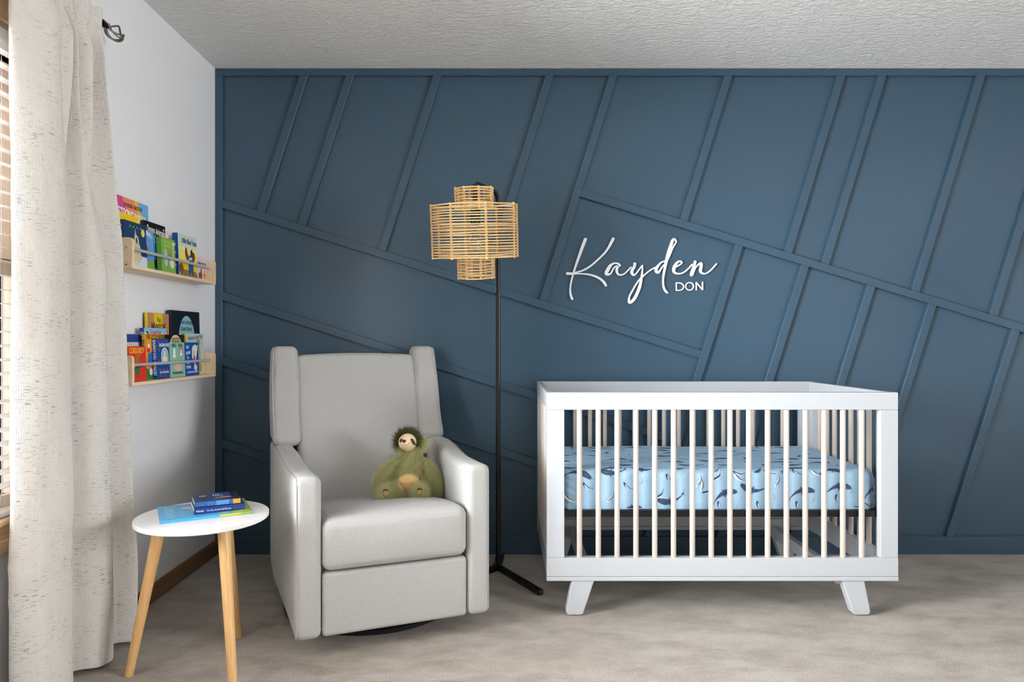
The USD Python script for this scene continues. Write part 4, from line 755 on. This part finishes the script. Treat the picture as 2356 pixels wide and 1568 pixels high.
bodyparts = chain(((0, .0, .045), .056), ((0, .004, .075), .056), ((.010, .02, .125), .043), ((.014, .03, .165), .029), ((.008, .028, .205), .032), ((.004, .018, .232), .036))
for s in (-1, 1): bodyparts += chain(((.03 * s, -.01, .036), .036), ((.055 * s + (.0 if s < 0 else -.012), -.055, .036), .033), (((-.088 if s < 0 else .046), -.084, .038), .030))
bodyparts += chain(((-.026, .022, .132), .025), ((-.070, .012, .110), .031), ((-.104, -.005, .070), .031), ((-.106, -.03, .032), .025))
bodyparts += chain(((.040, .026, .132), .025), ((.080, .016, .103), .031), ((.102, -.0, .060), .030), ((.108, -.012, .022), .024))
bodyparts += chain(((.045, .03, .2), .020), ((.060, .03, .222), .017)) + chain(((-.032, .025, .192), .016), ((-.025, .025, .205), .016))
bm = bodyparts[0]
for q_ in bodyparts[1:]: bm = bm + q_
bm = tm(bm.refine_to_length(.008)); bm.merge_vertices(); trimesh.smoothing.filter_taubin(bm, iterations=12)
obj('body', bm, m_furbase, sl, smooth=True)
fc = np.array((-.004, -.012, .224))
fm = trimesh.creation.icosphere(4, 1.0); v = np.array(fm.vertices); v *= np.array((.0365, .034, .0355)); v[:, 1] -= .010 * np.exp(-((v[:, 0] + .008) ** 2 + (v[:, 2] + .004) ** 2) / .00035) * (v[:, 1] < 0)
fm.vertices = v + fc; obj('face', fm, m_face, sl, smooth=True, label='beige face')
face_tree = trimesh.proximity.ProximityQuery(fm)
def on_face(x, z, off=.0006):
    o = np.array([[x, -.3, z]]); hit, _, _ = fm.ray.intersects_location(o, np.array([[0, 1.0, 0]])); p = hit[np.argmin(hit[:, 1])]; d = p - fc; d /= np.linalg.norm(d); return p + d * off
def blob(name, x, z, rx, rz, m, th=.003, rot=0.0, label=None):
    s = trimesh.creation.icosphere(3, 1.0); s.apply_scale((rx, th, rz)); s.apply_transform(trimesh.transformations.rotation_matrix(math.radians(rot), (0, 1, 0)))
    v = np.array(s.vertices); out = []
    for p in v:
        try: q_ = on_face(x + p[0], z + p[2], 0.0); out.append(q_ + np.array([0, p[1], 0]))
        except Exception: out.append(np.array([x + p[0], fc[1] - .01 + p[1], z + p[2]]))
    s.vertices = np.array(out); obj(name, s, m, sl, smooth=True, label=label)
blob('nose', -.0175, .2335, .0078, .0058, m_brown, .005, -8, 'shiny dark brown nose')
m_patch = paint((66, 68, 44), .8)
blob('eye_patch', .0195, .2275, .0062, .0175, m_patch, .0022, -32); blob('eye_patch', -.030, .2345, .0045, .009, m_patch, .002, 30)
ex_ = on_face(.0130, .2385, .0022); e_ = trimesh.creation.icosphere(2, .0028); e_.apply_translation(ex_); obj('eye', e_, paint((18, 14, 12), .1), sl, smooth=True)
mp = [on_face(x, z, .0003) for x, z in spline([(-.0220, .2215), (-.0175, .2195), (-.010, .2195), (-.002, .2225), (.0055, .2275), (.0062, .2262)], 26)]; obj('mouth', tube(mp, .00055, 5), paint((90, 60, 48), .7), sl)
# belly patch with its stitched name
pq = trimesh.proximity.ProximityQuery(bm)
def on_body(x, z, off):
    hit, _, _ = bm.ray.intersects_location(np.array([[x, -.3, z]]), np.array([[0, 1.0, 0]])); p = hit[np.argmin(hit[:, 1])]; return p + np.array((0, -off, 0))
bp_ = trimesh.creation.icosphere(4, 1.0); v = np.array(bp_.vertices); v *= np.array((.044, .034, .037)); bc = np.array((.001, -.034, .066)); bp_.vertices = v + bc
obj('belly_patch', bp_, bumpy('belly_cloth', (232, 192, 134), .85, 400.0, .0006, .5), sl, smooth=True, label='tan belly patch with a stitched name')
tmesh = text('KAYDEN', .0125, .068, bold=False); v = np.array(tmesh.vertices); x, z = v[:, 0] + .001, v[:, 1] + .0570
yy = bc[1] - .034 * np.sqrt(np.maximum(1 - ((x - bc[0]) / .044) ** 2 - ((z - bc[2]) / .037) ** 2, .01)); tmesh.vertices = np.stack([x, yy - .0004 - v[:, 2] * 1.2, z], 1); obj('stitched_name', tmesh, paint((226, 138, 62), .8), sl, smooth=False)
# foot pads and claws
for (cx, cz, cy) in ((-.089, .040, -.113), (.044, .040, -.113)):
    p_ = trimesh.creation.icosphere(3, 1.0); p_.apply_scale((.0105, .006, .0125)); p_.apply_translation((cx, cy, cz)); obj('foot_pad', p_, paint((206, 162, 112), .8), sl, smooth=True)
    for k in (-1, 0, 1):
        a = math.radians(40 * k); c = spline([(cx + .006 * math.sin(a), cy + .002, cz + .008 + .003 * math.cos(a)), (cx + .011 * math.sin(a), cy - .004, cz + .015 * math.cos(a)), (cx + .013 * math.sin(a), cy - .010, cz + .012 * math.cos(a))], 10)
        obj('claw', tube(c, np.linspace(.0036, .0016, 10), 8), m_brown, sl)
# fur
def curves(name, roots, dirs, lens, m, w=.0011, droop=.5, npt=5, seed=1, label=None):
    R_ = np.random.default_rng(seed); n = len(roots); t = np.linspace(0, 1, npt)[None, :, None]
    wob = R_.normal(0, .16, (n, 1, 3)) * t ** 2
    pts = roots[:, None] + lens[:, None, None] * (dirs[:, None] * t + np.array([0, 0, -droop]) * t ** 2 * .7 + wob)
    c = UsdGeom.BasisCurves.Define(stage, numbered(name, ppath(sl))); c.CreateTypeAttr('linear')
    c.CreatePointsAttr(Vt.Vec3fArray.FromNumpy(pts.reshape(-1, 3).astype(np.float32))); c.CreateCurveVertexCountsAttr(Vt.IntArray.FromNumpy(np.full(n, npt, np.int32)))
    c.CreateWidthsAttr(Vt.FloatArray.FromNumpy(np.tile(np.linspace(w, w * .3, npt), n).astype(np.float32))); c.SetWidthsInterpolation('vertex')
    UsdShade.MaterialBindingAPI.Apply(c.GetPrim()).Bind(m); tag(c, label, kind='stuff')
pts, fi = trimesh.sample.sample_surface(bm, 34000, seed=3); nr = bm.face_normals[fi]
R3 = np.random.default_rng(9)
fd = (pts - fc) / np.array((.040, .040, .040)); keep = ~((np.linalg.norm(fd, axis=1) < 1.0) | ((pts[:, 2] > .205) & (np.abs(pts[:, 0]) < .03) & (pts[:, 1] < .0)))
bd = (pts - bc) / np.array((.045, .05, .038)); keep &= ~((bd[:, 0] ** 2 + bd[:, 2] ** 2 < 1) & (pts[:, 1] < -.02) & (pts[:, 1] > -.074))
for cx, cz in ((-.089, .040), (.044, .040)): keep &= ~(((pts[:, 0] - cx) ** 2 + (pts[:, 2] - cz) ** 2 < .0115 ** 2) & (pts[:, 1] < -.09))
top_ = (pts[:, 2] > .236) & (pts[:, 1] > -.005); k1 = keep & ~top_
d1 = nr + R3.normal(0, .35, nr.shape) + np.array([0, -.1, -.35]); d1 /= np.linalg.norm(d1, axis=1, keepdims=True)
curves('fur', pts[k1], d1[k1], R3.uniform(.011, .021, k1.sum()), m_fur, w=.0010)
# dark hair swept out round the face
n = 1500; ang = R3.uniform(math.radians(-28), math.radians(208), n); rad = R3.uniform(.024, .037, n); yv = R3.uniform(-.006, .03, n)
roots = np.stack([fc[0] + rad * np.cos(ang), fc[1] + yv + .006, fc[2] + rad * np.sin(ang) + .002], 1)
d2 = np.stack([np.cos(ang) + .25, np.full(n, -.12), np.sin(ang) + .12], 1) + R3.normal(0, .22, (n, 3)); d2 /= np.linalg.norm(d2, axis=1, keepdims=True)
curves('hair', roots, d2, R3.uniform(.016, .036, n), m_furdark, w=.0017, droop=.15, seed=4, label='dark green hair round the face')
